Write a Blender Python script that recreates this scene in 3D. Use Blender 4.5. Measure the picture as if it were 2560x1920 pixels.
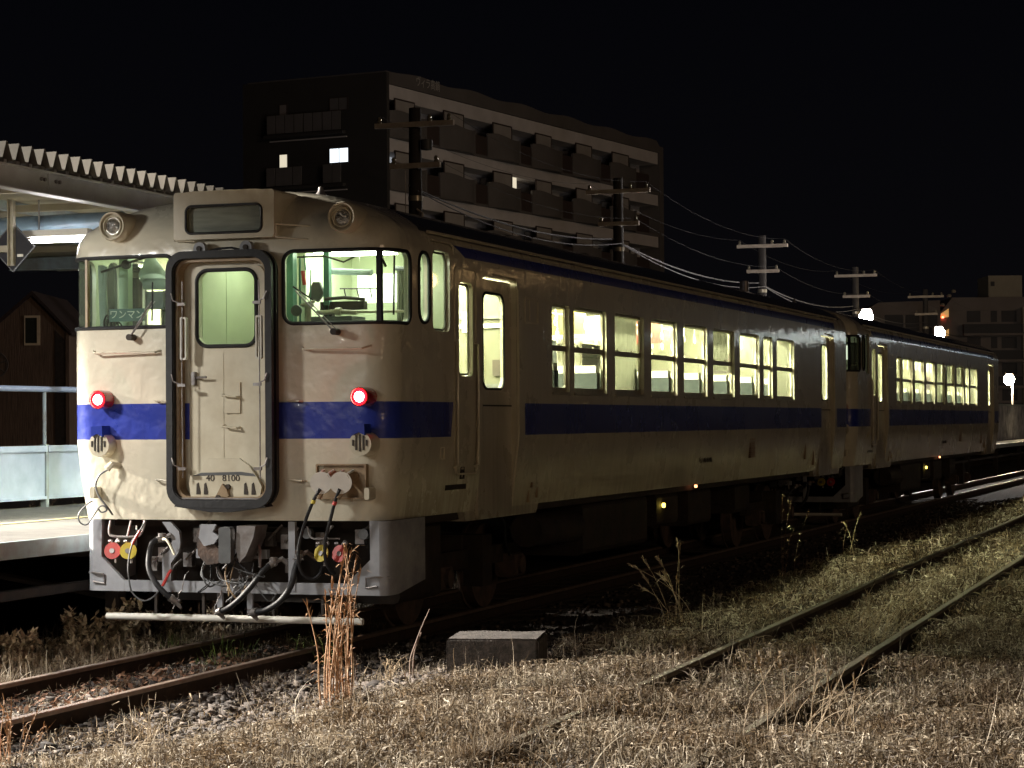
import bpy, bmesh, math, random
import numpy as np
from mathutils import Vector, Matrix
random.seed(7); rng = np.random.default_rng(11)
R = math.radians; PI = math.pi
for o in list(bpy.data.objects): bpy.data.objects.remove(o)
S = bpy.context.scene; COL = S.collection

# ---------------------------------------------------------------- camera
cd = bpy.data.cameras.new('camera'); cam = bpy.data.objects.new('camera', cd); COL.objects.link(cam)
yaw, pitch, roll = R(18.93492857), R(0.95859618), R(-0.43719058)
fw = Vector((-math.sin(yaw)*math.cos(pitch), math.cos(yaw)*math.cos(pitch), math.sin(pitch)))
rt = Vector((math.cos(yaw), math.sin(yaw), 0)); up = rt.cross(fw)
r2 = rt*math.cos(roll)+up*math.sin(roll); u2 = -rt*math.sin(roll)+up*math.cos(roll)
M = Matrix((r2, u2, -fw)).transposed().to_4x4(); M.translation = Vector((8.398, -16.930, 1.901))
cam.matrix_world = M
cd.sensor_width = 36; cd.lens = 5629.7/2560*36; cd.clip_end = 900; cd.clip_start = .1
S.camera = cam
# ---------------------------------------------------------------- world (moonless night: the sky sends almost nothing)
w = bpy.data.worlds.new('World'); S.world = w; w.use_nodes = True
bg = w.node_tree.nodes['Background']; bg.inputs[1].default_value = .0034
wt = w.node_tree; wg = wt.nodes.new('ShaderNodeTexCoord'); ws = wt.nodes.new('ShaderNodeSeparateXYZ'); wr = wt.nodes.new('ShaderNodeValToRGB')
wt.links.new(wg.outputs['Generated'], ws.inputs[0]); wt.links.new(ws.outputs[2], wr.inputs[0]); wt.links.new(wr.outputs[0], bg.inputs[0])
wr.color_ramp.elements[0].color = (.85, .78, .95, 1); wr.color_ramp.elements[1].color = (.30, .34, .60, 1); wr.color_ramp.elements[1].position = .22   # faint town skyglow low down
S.view_settings.view_transform = 'Standard'; S.view_settings.look = 'None'; S.view_settings.exposure = 0; S.view_settings.gamma = 1
S.render.engine = 'CYCLES'
cy = S.cycles; cy.use_denoising = True; cy.max_bounces = 7; cy.diffuse_bounces = 3; cy.glossy_bounces = 3
cy.transparent_max_bounces = 16; cy.transmission_bounces = 4; cy.sample_clamp_indirect = 4; cy.caustics_reflective = False; cy.caustics_refractive = False
cy.light_sampling_threshold = .002

def lamp(name, kind, loc, power, color, size=.2, parent=None, rot=None, label=None, cat=None, **k):
    l = bpy.data.lights.new(name, kind); l.energy = power; l.color = color
    if kind == 'SUN': l.angle = size
    elif kind == 'AREA': l.size = size
    else: l.shadow_soft_size = size
    for a, b in k.items(): setattr(l, a, b)
    o = bpy.data.objects.new(name, l); COL.objects.link(o); o.location = loc
    if rot: o.rotation_euler = rot
    if parent: o.parent = parent
    return o
# faint warm glow of the town, low from the right behind the camera
gl = lamp('town_glow', 'SUN', (20, -20, 20), .14, (1, .70, .44), R(14))
gl.rotation_euler = Vector((-.80, .52, -.20)).to_track_quat('-Z', 'Y').to_euler()
# yard floodlight on its tall mast beyond the platform, left of the picture; platform end lamp
FLOOD = (-18.0, .25, 7.4); KEY = (-3.1, -3.1, 3.95)
fl_ = lamp('yard_floodlight', 'SPOT', FLOOD, 135000, (1, .92, .80), 1.1, spot_size=R(53), spot_blend=.45); fl_.rotation_euler = (Vector((6, -4, 0))-Vector(FLOOD)).to_track_quat('-Z', 'Y').to_euler()

# ---------------------------------------------------------------- materials
def nmat(name):
    m = bpy.data.materials.new(name); m.use_nodes = True
    nt = m.node_tree; return m, nt, nt.nodes['Principled BSDF']
def node(nt, t, **k):
    n = nt.nodes.new(t)
    for a, b in k.items():
        if a in ('operation','data_type','blend_type','noise_dimensions','feature','wave_type','bands_direction','interpolation_type'): setattr(n, a, b)
        else: n.inputs[a].default_value = b
    return n
def pm(name, c1, c2=None, scale=3., rough=.5, metal=0., bump=0., bscale=30., coat=0., stretch=None, bdist=.01, r2=None, detail=5):
    m, nt, b = nmat(name); L = nt.links
    tc = nt.nodes.new('ShaderNodeTexCoord'); mp = nt.nodes.new('ShaderNodeMapping'); L.new(tc.outputs['Object'], mp.inputs[0])
    if stretch: mp.inputs['Scale'].default_value = stretch
    b.inputs['Roughness'].default_value = rough; b.inputs['Metallic'].default_value = metal
    b.inputs['Coat Weight'].default_value = coat; b.inputs['Coat Roughness'].default_value = .08
    c2 = c2 or tuple(x*.72 for x in c1)
    n = node(nt, 'ShaderNodeTexNoise', Scale=scale, Detail=float(detail), Roughness=.62); L.new(mp.outputs[0], n.inputs['Vector'])
    cr = nt.nodes.new('ShaderNodeValToRGB'); cr.color_ramp.elements[0].position = .35; cr.color_ramp.elements[1].position = .68
    cr.color_ramp.elements[0].color = (*c1, 1); cr.color_ramp.elements[1].color = (*c2, 1)
    L.new(n.outputs['Fac'], cr.inputs[0]); L.new(cr.outputs[0], b.inputs['Base Color'])
    if r2 is not None:
        mr = node(nt, 'ShaderNodeMapRange'); mr.inputs['To Min'].default_value = rough; mr.inputs['To Max'].default_value = r2
        L.new(n.outputs['Fac'], mr.inputs[0]); L.new(mr.outputs[0], b.inputs['Roughness'])
    if bump:
        n2 = node(nt, 'ShaderNodeTexNoise', Scale=bscale, Detail=4.); L.new(mp.outputs[0], n2.inputs['Vector'])
        bp = node(nt, 'ShaderNodeBump', Strength=bump, Distance=bdist); L.new(n2.outputs['Fac'], bp.inputs['Height']); L.new(bp.outputs[0], b.inputs['Normal'])
    return m
def emat(name, col, s):
    m, nt, b = nmat(name); b.inputs['Base Color'].default_value = (*[min(1, c) for c in col], 1)
    b.inputs['Emission Color'].default_value = (*col, 1); b.inputs['Emission Strength'].default_value = s
    return m
def glass(name, tint=(.93, .97, .94), refl=.09, rough=.02, dirt=0.):
    m, nt, b = nmat(name); L = nt.links; out = nt.nodes['Material Output']; nt.nodes.remove(b)
    t = node(nt, 'ShaderNodeBsdfTransparent'); t.inputs[0].default_value = (*tint, 1)
    g = nt.nodes.new('ShaderNodeBsdfGlossy'); g.inputs['Roughness'].default_value = rough
    mx = nt.nodes.new('ShaderNodeMixShader'); ge = nt.nodes.new('ShaderNodeNewGeometry')
    dt = nt.nodes.new('ShaderNodeVectorMath'); dt.operation = 'DOT_PRODUCT'; L.new(ge.outputs['Normal'], dt.inputs[0]); L.new(ge.outputs['Incoming'], dt.inputs[1])
    ab = node(nt, 'ShaderNodeMath', operation='ABSOLUTE'); L.new(dt.outputs['Value'], ab.inputs[0])
    om = node(nt, 'ShaderNodeMath', operation='SUBTRACT'); om.inputs[0].default_value = 1; L.new(ab.outputs[0], om.inputs[1])
    pw = node(nt, 'ShaderNodeMath', operation='POWER'); pw.inputs[1].default_value = 5; L.new(om.outputs[0], pw.inputs[0])
    ml = node(nt, 'ShaderNodeMath', operation='MULTIPLY_ADD'); ml.inputs[1].default_value = .55; ml.inputs[2].default_value = .035; L.new(pw.outputs[0], ml.inputs[0]); L.new(ml.outputs[0], mx.inputs[0]); L.new(t.outputs[0], mx.inputs[1]); L.new(g.outputs[0], mx.inputs[2])
    if dirt:
        d = nt.nodes.new('ShaderNodeBsdfDiffuse'); d.inputs[0].default_value = (.45, .45, .4, 1)
        tc = nt.nodes.new('ShaderNodeTexCoord'); n = node(nt, 'ShaderNodeTexNoise', Scale=6., Detail=6.); L.new(tc.outputs['Object'], n.inputs['Vector'])
        ma = node(nt, 'ShaderNodeMath', operation='MULTIPLY'); ma.inputs[1].default_value = dirt; L.new(n.outputs['Fac'], ma.inputs[0])
        m2 = nt.nodes.new('ShaderNodeMixShader'); L.new(ma.outputs[0], m2.inputs[0]); L.new(mx.outputs[0], m2.inputs[1]); L.new(d.outputs[0], m2.inputs[2]); mx = m2
    L.new(mx.outputs[0], out.inputs[0]); return m
def cloth(name, c, tr=.5):
    m, nt, b = nmat(name); L = nt.links; out = nt.nodes['Material Output']; nt.nodes.remove(b)
    d = nt.nodes.new('ShaderNodeBsdfDiffuse'); d.inputs[0].default_value = (*c, 1)
    t = nt.nodes.new('ShaderNodeBsdfTranslucent'); t.inputs[0].default_value = (*c, 1)
    tc = nt.nodes.new('ShaderNodeTexCoord'); n = node(nt, 'ShaderNodeTexNoise', Scale=9.); L.new(tc.outputs['Object'], n.inputs['Vector'])
    bp = node(nt, 'ShaderNodeBump', Strength=.3, Distance=.02); L.new(n.outputs[0], bp.inputs['Height']); L.new(bp.outputs[0], d.inputs['Normal'])
    mx = nt.nodes.new('ShaderNodeMixShader'); mx.inputs[0].default_value = tr
    L.new(d.outputs[0], mx.inputs[1]); L.new(t.outputs[0], mx.inputs[2]); L.new(mx.outputs[0], out.inputs[0]); return m

def livery():
    """cream body, blue waist band, blue upper stripe, dark roof: all by the car's own coordinates"""
    m, nt, b = nmat('railcar_paint'); L = nt.links
    tc = nt.nodes.new('ShaderNodeTexCoord'); sp = nt.nodes.new('ShaderNodeSeparateXYZ'); L.new(tc.outputs['Object'], sp.inputs[0])
    def mt(op, a, c):
        n = node(nt, 'ShaderNodeMath', operation=op)
        for i, v in enumerate((a, c)):
            if isinstance(v, (int, float)): n.inputs[i].default_value = v
            else: L.new(v, n.inputs[i])
        return n.outputs[0]
    X, Y, Z = sp.outputs; AND = lambda *a: a[0] if len(a) == 1 else mt('MULTIPLY', a[0], AND(*a[1:])); OR = lambda a, c: mt('MAXIMUM', a, c)
    gt = lambda a, c: mt('GREATER_THAN', a, c); lt = lambda a, c: mt('LESS_THAN', a, c)
    edge = mt('ADD', mt('MULTIPLY', mt('SUBTRACT', Z, 1.772), .21), 1.665)
    e2 = mt('SUBTRACT', 2.05, mt('MULTIPLY', mt('SUBTRACT', Z, 3.375), 2.7))
    zone = OR(lt(Y, edge), OR(AND(gt(Y, 3.71), lt(Y, 18.45)), gt(Y, 19.75)))
    band = AND(gt(Z, 1.772), lt(Z, 2.078), zone)
    strp = AND(gt(Z, 3.375), lt(Z, 3.470), gt(Y, e2), lt(Y, 19.6), gt(mt('ABSOLUTE', X, 0), 1.38))
    blue = OR(band, strp)
    roof = AND(gt(Z, 3.548), gt(Y, mt('ADD', 1.05, mt('MULTIPLY', mt('SUBTRACT', Z, 3.55), .9))), lt(Y, 20.3))
    def mix(f, a, c):
        n = nt.nodes.new('ShaderNodeMix'); n.data_type = 'RGBA'
        if isinstance(f, float): n.inputs[0].default_value = f
        else: L.new(f, n.inputs[0])
        for s, v in ((6, a), (7, c)):
            if isinstance(v, tuple): n.inputs[s].default_value = (*v, 1)
            else: L.new(v, n.inputs[s])
        return n.outputs[2]
    # dirt: broad patches plus rain streaks running down the lower side
    n1 = node(nt, 'ShaderNodeTexNoise', Scale=1.1, Detail=7., Roughness=.65); L.new(tc.outputs['Object'], n1.inputs['Vector'])
    mp = nt.nodes.new('ShaderNodeMapping'); mp.inputs['Scale'].default_value = (5, 5, .35); L.new(tc.outputs['Object'], mp.inputs[0])
    n2 = node(nt, 'ShaderNodeTexNoise', Scale=2.2, Detail=5., Roughness=.6); L.new(mp.outputs[0], n2.inputs['Vector'])
    low = node(nt, 'ShaderNodeMapRange'); low.inputs[1].default_value = 1.9; low.inputs[2].default_value = 1.05; L.new(Z, low.inputs[0])
    d = mt('MULTIPLY', mt('MULTIPLY', n2.outputs[0], n1.outputs[0]), mt('ADD', .55, mt('MULTIPLY', low.outputs[0], 1.3)))
    sideonly = mt('ADD', .35, mt('MULTIPLY', gt(Y, .75), .9)); d = mt('MINIMUM', mt('MULTIPLY', d, sideonly), .75)
    base = mix(blue, (.70, .655, .53), (.017, .040, .33)); base = mix(d, base, (.20, .15, .085)); base = mix(roof, base, (.055, .052, .05))
    L.new(base, b.inputs['Base Color'])
    r = mt('ADD', .20, mt('MULTIPLY', n1.outputs[0], .16)); r = mt('ADD', r, mt('MULTIPLY', roof, .4)); L.new(r, b.inputs['Roughness'])
    b.inputs['Coat Weight'].default_value = .7; b.inputs['Coat Roughness'].default_value = .03
    n3 = node(nt, 'ShaderNodeTexNoise', Scale=5.5, Detail=2.); L.new(tc.outputs['Object'], n3.inputs['Vector'])
    n4 = node(nt, 'ShaderNodeTexNoise', Scale=26., Detail=3.); L.new(tc.outputs['Object'], n4.inputs['Vector'])
    h = mt('ADD', mt('ADD', n3.outputs[0], mt('MULTIPLY', n2.outputs[0], mt('MULTIPLY', gt(Y, .75), 2.2))), mt('MULTIPLY', n4.outputs[0], .10))
    bp = node(nt, 'ShaderNodeBump', Strength=.5, Distance=.022); L.new(mt('ADD', .0035, mt('MULTIPLY', lt(Y, .72), .022)), bp.inputs['Distance']); L.new(h, bp.inputs['Height']); L.new(bp.outputs[0], b.inputs['Normal']); L.new(bp.outputs[0], b.inputs['Coat Normal'])
    return m
PAINT = livery()
CREAM = pm('cream_paint', (.68, .63, .50), (.55, .49, .37), 4, .32, coat=.2, bump=.15, bscale=14)
BLUE = pm('blue_paint', (.017, .040, .33), (.016, .035, .27), 4, .3, coat=.2)
BROWN = pm('grimy_cream', (.42, .31, .19), (.22, .14, .08), 5, .45)
INT = pm('cab_lining', (.64, .665, .51), (.56, .60, .44), 1.5, .5)
INTG = pm('cab_green', (.10, .26, .20), (.07, .18, .14), 3, .4)
INTY = pm('saloon_lining', (.125, .122, .088), (.10, .098, .068), 1.2, .5)
RUB = pm('black_rubber', (.007, .007, .009), (.014, .014, .017), 8, .6, bump=.3, bscale=25)
BLK = pm('dark_underframe', (.022, .018, .016), (.05, .035, .026), 5, .7, bump=.3, bscale=20)
RUST = pm('rusty_steel', (.13, .085, .065), (.05, .04, .036), 9, .8, bump=.5, bscale=40)
GREY = pm('skirt_grey', (.36, .37, .40), (.24, .245, .27), 4.5, .38, coat=.15, bump=.25, bscale=9, r2=.6)
STEEL = pm('worn_steel', (.34, .33, .33), (.18, .15, .14), 7, .42, .5, bump=.2, bscale=30)
ALU = pm('aluminium', (.50, .46, .36), (.36, .32, .24), 6, .35, .5)
WHITE = pm('white_plastic', (.72, .70, .64), (.6, .58, .52), 6, .45)
RED = pm('red_cock', (.55, .05, .04), (.42, .035, .03), 12, .4)
YEL = pm('yellow_cock', (.62, .50, .05), (.5, .38, .04), 12, .4)
LENS = emat('tail_lamp_lens', (1, .006, .014), 7); LENSC = emat('tail_lamp_bulb', (1, .62, .52), 40)
REDG = pm('red_glass_rim', (.45, .01, .015), (.35, .01, .01), 8, .12, coat=1)
HLENS = pm('sealed_beam_glass', (.55, .55, .53), (.16, .14, .12), 26, .1, .75, bump=1., bscale=28, coat=1., bdist=.03)
GLS = glass('window_glass'); GLSD = glass('cab_window_glass', (.86, .93, .88), dirt=.10)
TUBE = emat('saloon_tube_light', (1, .96, .63), 400); CABL = emat('cab_light_panel', (.98, 1, .82), 25)
CURT = cloth('curtain_cloth', (.14, .14, .108), .4); BLIND = cloth('roller_blind', (.45, .50, .48), .45)
SEAT = pm('seat_cloth', (.05, .06, .06), (.035, .042, .045), 20, .9)
GREYP = pm('console_grey', (.12, .125, .13), (.07, .072, .075), 6, .5)

# ---------------------------------------------------------------- mesh builder
def rr(cx, cz, w, h, r, n=5):
    """rounded rectangle loop, anticlockwise, constant point count"""
    pts = []; r = min(r, w/2-1e-4, h/2-1e-4)
    for (sx, sz, a0) in ((1, -1, -90), (1, 1, 0), (-1, 1, 90), (-1, -1, 180)):
        for i in range(n+1):
            a = R(a0+90*i/n); pts.append((cx+sx*(w/2-r)+r*math.cos(a), cz+sz*(h/2-r)+r*math.sin(a)))
    return pts
def spline(P, k=8):
    P = [Vector(p) for p in P]; Q = [P[0]*2-P[1]]+P+[P[-1]*2-P[-2]]; out = []
    for i in range(1, len(Q)-2):
        a, b, c, d = Q[i-1:i+3]
        for j in range(k):
            t = j/k; out.append(.5*((2*b)+(c-a)*t+(2*a-5*b+4*c-d)*t*t+(3*b-a-3*c+d)*t**3))
    return out+[P[-1]]
class MB:
    def __init__(s): s.v = []; s.f = []; s.m = []; s.sm = []
    def add(s, v, f, mi=0, smooth=False):
        k = len(s.v); s.v += [tuple(p) for p in v]; s.f += [tuple(i+k for i in q) for q in f]; s.m += [mi]*len(f); s.sm += [smooth]*len(f); return s
    def box(s, x0, x1, y0, y1, z0, z1, mi=0, b=0.):
        if b > 0:
            return s.prism([(x, z) for x, z in rr((x0+x1)/2, (z0+z1)/2, abs(x1-x0), abs(z1-z0), b, 2)], y0, y1, 'y', mi)
        v = [(x, y, z) for z in (z0, z1) for y in (y0, y1) for x in (x0, x1)]
        return s.add(v, [(0, 2, 3, 1), (4, 5, 7, 6), (0, 1, 5, 4), (2, 6, 7, 3), (0, 4, 6, 2), (1, 3, 7, 5)], mi)
    def prism(s, L, a, b, ax='y', mi=0):
        """closed 2D loop extruded along an axis: ax y -> (x,z), ax x -> (y,z), ax z -> (x,y)"""
        P = {'y': lambda u, t, d: (u, d, t), 'x': lambda u, t, d: (d, u, t), 'z': lambda u, t, d: (u, t, d)}[ax]; n = len(L)
        v = [P(u, t, a) for u, t in L]+[P(u, t, b) for u, t in L]
        f = [tuple(range(n)), tuple(range(2*n-1, n-1, -1))]+[(i, i+n, (i+1) % n+n, (i+1) % n) for i in range(n)]
        return s.add(v, f, mi)
    def ring(s, A, B, a, b, ax='y', mi=0):
        """frame between loops A (outer) and B (inner)"""
        P = {'y': lambda u, t, d: (u, d, t), 'x': lambda u, t, d: (d, u, t), 'z': lambda u, t, d: (u, t, d)}[ax]; n = len(A)
        v = [P(*p, d) for d in (a, b) for Lp in (A, B) for p in Lp]; f = []
        for i in range(n):
            j = (i+1) % n; f += [(i, j, n+j, n+i), (2*n+i, 3*n+i, 3*n+j, 2*n+j), (i, 2*n+i, 2*n+j, j), (n+i, n+j, 3*n+j, 3*n+i)]
        return s.add(v, f, mi)
    def tube(s, P, r, n=8, mi=0, caps=True, closed=False):
        P = [Vector(p) for p in P]; K = len(P); rs = r if isinstance(r, (list, tuple)) else [r]*K
        T = [(P[(i+1) % K]-P[i-1]) if closed else (P[min(i+1, K-1)]-P[max(i-1, 0)]) for i in range(K)]
        T = [t.normalized() if t.length > 1e-9 else Vector((0, 0, 1)) for t in T]
        a = T[0].orthogonal().normalized(); v = []
        for i in range(K):
            a = (a-T[i]*a.dot(T[i])); a = a.normalized() if a.length > 1e-6 else T[i].orthogonal().normalized(); b = T[i].cross(a)
            for j in range(n):
                t = 2*PI*j/n; v.append(P[i]+(a*math.cos(t)+b*math.sin(t))*rs[i])
        f = []
        for i in range(K if closed else K-1):
            i2 = (i+1) % K
            for j in range(n): f.append((i*n+j, i2*n+j, i2*n+(j+1) % n, i*n+(j+1) % n))
        if caps and not closed: f += [tuple(range(n)), tuple((K-1)*n+j for j in range(n-1, -1, -1))]
        s.add(v, f, mi, True); 
        if caps and not closed: s.sm[-1] = s.sm[-2] = False
        return s
    def lathe(s, prof, o, d, n=24, mi=0):
        """profile of (radius, distance) turned about direction d through o"""
        o = Vector(o); d = Vector(d).normalized(); a = d.orthogonal().normalized(); b = d.cross(a); v = []; f = []
        for r, h in prof:
            for j in range(n):
                t = 2*PI*j/n; v.append(o+d*h+(a*math.cos(t)+b*math.sin(t))*max(r, 1e-4))
        for i in range(len(prof)-1):
            for j in range(n): f.append((i*n+j, i*n+(j+1) % n, (i+1)*n+(j+1) % n, (i+1)*n+j))
        s.add(v, f, mi, True); return s.add([v[j] for j in range((len(prof)-1)*n, len(prof)*n)], [tuple(range(n))], mi)
    def disc(s, o, d, r, t, n=20, mi=0): return s.lathe([(0, -t/2), (r, -t/2), (r, t/2), (0, t/2)], o, d, n, mi)
    def mesh(s, name, mats):
        me = bpy.data.meshes.new(name); me.from_pydata(s.v, [], s.f)
        me.polygons.foreach_set('material_index', s.m); me.polygons.foreach_set('use_smooth', s.sm)
        for m in (mats if isinstance(mats, (list, tuple)) else [mats]): me.materials.append(m)
        bm = bmesh.new(); bm.from_mesh(me); bmesh.ops.recalc_face_normals(bm, faces=bm.faces); bm.to_mesh(me); bm.free()
        if any(s.sm): me.set_sharp_from_angle(angle=R(40))
        return me
    def build(s, name, mats, parent=None, **k):
        return link(name, s.mesh(name, mats), parent, **k)
def link(name, me, parent=None, loc=None, rz=None, **k):
    o = bpy.data.objects.new(name, me); COL.objects.link(o)
    if parent: o.parent = parent
    if loc: o.location = loc
    if rz is not None: o.rotation_euler.z = rz
    tag(o, **k); return o
def tag(o, label=None, cat=None, group=None, kind=None):
    for a, b in (('label', label), ('category', cat), ('group', group), ('kind', kind)):
        if b: o[a] = b
    return o
def thing(name, loc, label, cat, group=None, rz=0):
    o = bpy.data.objects.new(name, None); COL.objects.link(o); o.location = loc; o.rotation_euler.z = rz; o.empty_display_size = .2
    return tag(o, label, cat, group)
def copy_tree(o, parent=None, skip=()):
    c = o.copy(); COL.objects.link(c)
    if parent: c.parent = parent
    for ch in list(o.children):
        if ch.name.split('.')[0] not in skip: copy_tree(ch, c, skip)
    return c
def text_mesh(s, size, ext=.002):
    cu = bpy.data.curves.new('txt', 'FONT'); cu.body = s; cu.size = size; cu.extrude = ext; cu.align_x = 'CENTER'; cu.align_y = 'CENTER'
    o = bpy.data.objects.new('txt', cu); COL.objects.link(o); dg = bpy.context.evaluated_depsgraph_get()
    me = bpy.data.meshes.new_from_object(o.evaluated_get(dg)); bpy.data.objects.remove(o); return me
def text(name, s, size, mat_, parent, loc, rot, sx=1., **k):
    me = text_mesh(s, size); me.materials.clear(); me.materials.append(mat_)
    o = link(name, me, parent, loc, **k); o.rotation_euler = rot; o.scale.x = sx; return o

# ================================================================ RAILCAR (car-local axes: front at y=0.2, rear at y=20.9, z=0 on the rail head)
ZS = [1.09, 1.3, 1.5, 1.75, 2.4, 3.0, 3.35, 3.42, 3.48, 3.53, 3.58, 3.63, 3.68, 3.73, 3.78, 3.82, 3.855, 3.885, 3.905, 3.92]
def Wz(z): return float(np.interp(z, [1.0, 1.09, 1.3, 1.5, 1.75, 3.35, 3.45, 3.53, 3.58, 3.65, 3.72, 3.79, 3.85, 3.89, 3.92], [1.35, 1.362, 1.395, 1.42, 1.447, 1.45, 1.443, 1.41, 1.37, 1.27, 1.13, .94, .70, .48, .25]))
def Yz(z): return float(np.interp(z, [1.09, 1.5, 1.9, 3.35, 3.45, 3.53, 3.58, 3.65, 3.72, 3.79, 3.85, 3.89, 3.92], [.225, .205, .2, .2, .212, .235, .26, .31, .38, .48, .62, .76, .95]))
RC = .27; LW = 1.094
def half(z, e=0., lf=False):
    w = Wz(z)*(LW if lf else 1)-e; y0 = Yz(z)+e; rc = min(RC-e, w*.5); sw = .05*min(1, w/1.3); P = []
    for f in (0, .25, .5, .75): P.append((f*(w-rc), y0+sw*f*f))
    for i in range(13):
        t = R(90*i/12); P.append((w-rc+rc*math.sin(t), y0+sw+rc*(1-math.cos(t))))
    for y in (1.15, 1.6, 2.4, 5, 10.55): P.append((w, y))
    return P
def ringz(z, e=0.):
    out = []
    for lf in (False, True):
        h = half(z, e, lf); rear = [(x, 21.1-y) for x, y in reversed(h[:-1])]; out.append(h+rear)
    return out[0]+[(-x, y) for x, y in reversed(out[1][1:-1])]
def loft(e, zs, zbot, ztop, mi):
    b = MB(); rings = [ringz(z, e) for z in zs]; n = len(rings[0]); v = []; f = []
    for z, rg in zip(zs, rings): v += [(x, y, (zbot if z == zs[0] else z-(e if z > 3.4 else 0))) for x, y in rg]
    for i in range(len(zs)-1):
        for j in range(n): f.append((i*n+j, i*n+(j+1) % n, (i+1)*n+(j+1) % n, (i+1)*n+j))
    f.append(tuple(reversed(range(n)))); c = len(v); v.append((0, 10.55, ztop)); k = (len(zs)-1)*n
    f += [(k+j, k+(j+1) % n, c) for j in range(n)]
    b.add(v, f, mi); return b
# plan outline of the straight part of the body as a path length s measured from the centre of the front
PR = half(2.4)[:-1]+[(Wz(2.4), 19.)]; PLF = half(2.4, 0, True)[:-1]+[(Wz(2.4)*LW, 19.)]
def plan(s, e=0.):
    """point of the front outline at path length s (negative = left side), moved inward by e"""
    sg = 1 if s >= 0 else -1; s = abs(s); acc = 0; PL = PR if sg > 0 else PLF
    for (a, b), (c, d) in zip(PL, PL[1:]):
        l = math.hypot(c-a, d-b)
        if s <= acc+l:
            t = (s-acc)/l; nx, ny = -(d-b)/l, (c-a)/l
            return (sg*(a+(c-a)*t+nx*e), b+(d-b)*t+ny*e)
        acc += l
def s_of(x=None, y=None, lf=False):
    acc = 0; PL = PLF if lf else PR
    for (a, b), (c, d) in zip(PL, PL[1:]):
        l = math.hypot(c-a, d-b)
        if x is not None and a <= x <= c and c > a: return acc+l*(x-a)/(c-a)
        if y is not None and b <= y <= d and a > 1.2 and d > b: return acc+l*(y-b)/(d-b)
        acc += l
def wrap_glass(name, s0, s1, z0, z1, e, m, parent, n=14, th=.005):
    b = MB(); v = []; f = []
    for q in range(2):
        for i in range(n+1):
            s = s0+(s1-s0)*i/n; x, y = plan(s, e+q*th); v += [(x, y, z0), (x, y, z1)]
    k = 2*(n+1)
    for q in range(2): f += [(q*k+2*i, q*k+2*i+2, q*k+2*i+3, q*k+2*i+1) for i in range(n)]
    b.add(v, f, 0, True); return b.build(name, m, parent)
def wrap_loop(s0, s1, z0, z1, r, e, k=6):
    """rounded outline lying on the wrapped body surface"""
    L2 = rr((s0+s1)/2, (z0+z1)/2, abs(s1-s0), z1-z0, r, k); out = []
    for i, p in enumerate(L2):
        q = L2[(i+1) % len(L2)]; m = max(1, int(math.hypot(q[0]-p[0], q[1]-p[1])/.05))
        for j in range(m):
            s = p[0]+(q[0]-p[0])*j/m; z = p[1]+(q[1]-p[1])*j/m; x, y = plan(s, e); out.append((x, y, z))
    return out
WIN = [(4.58, 5.16)]+[(5.32+1.5*k, 6.50+1.5*k) for k in range(6)]+[(14.28, 14.86), (15.16, 16.36)]
WZ0, WZ1, WZM = 2.185, 3.085, 2.645
SX = s_of(x=.51); SMR = s_of(x=1.335); SER = s_of(y=.70); SML = s_of(x=1.37, lf=True); SEL = s_of(y=.70, lf=True); FZ0, FZ1 = 2.732, 3.335

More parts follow.
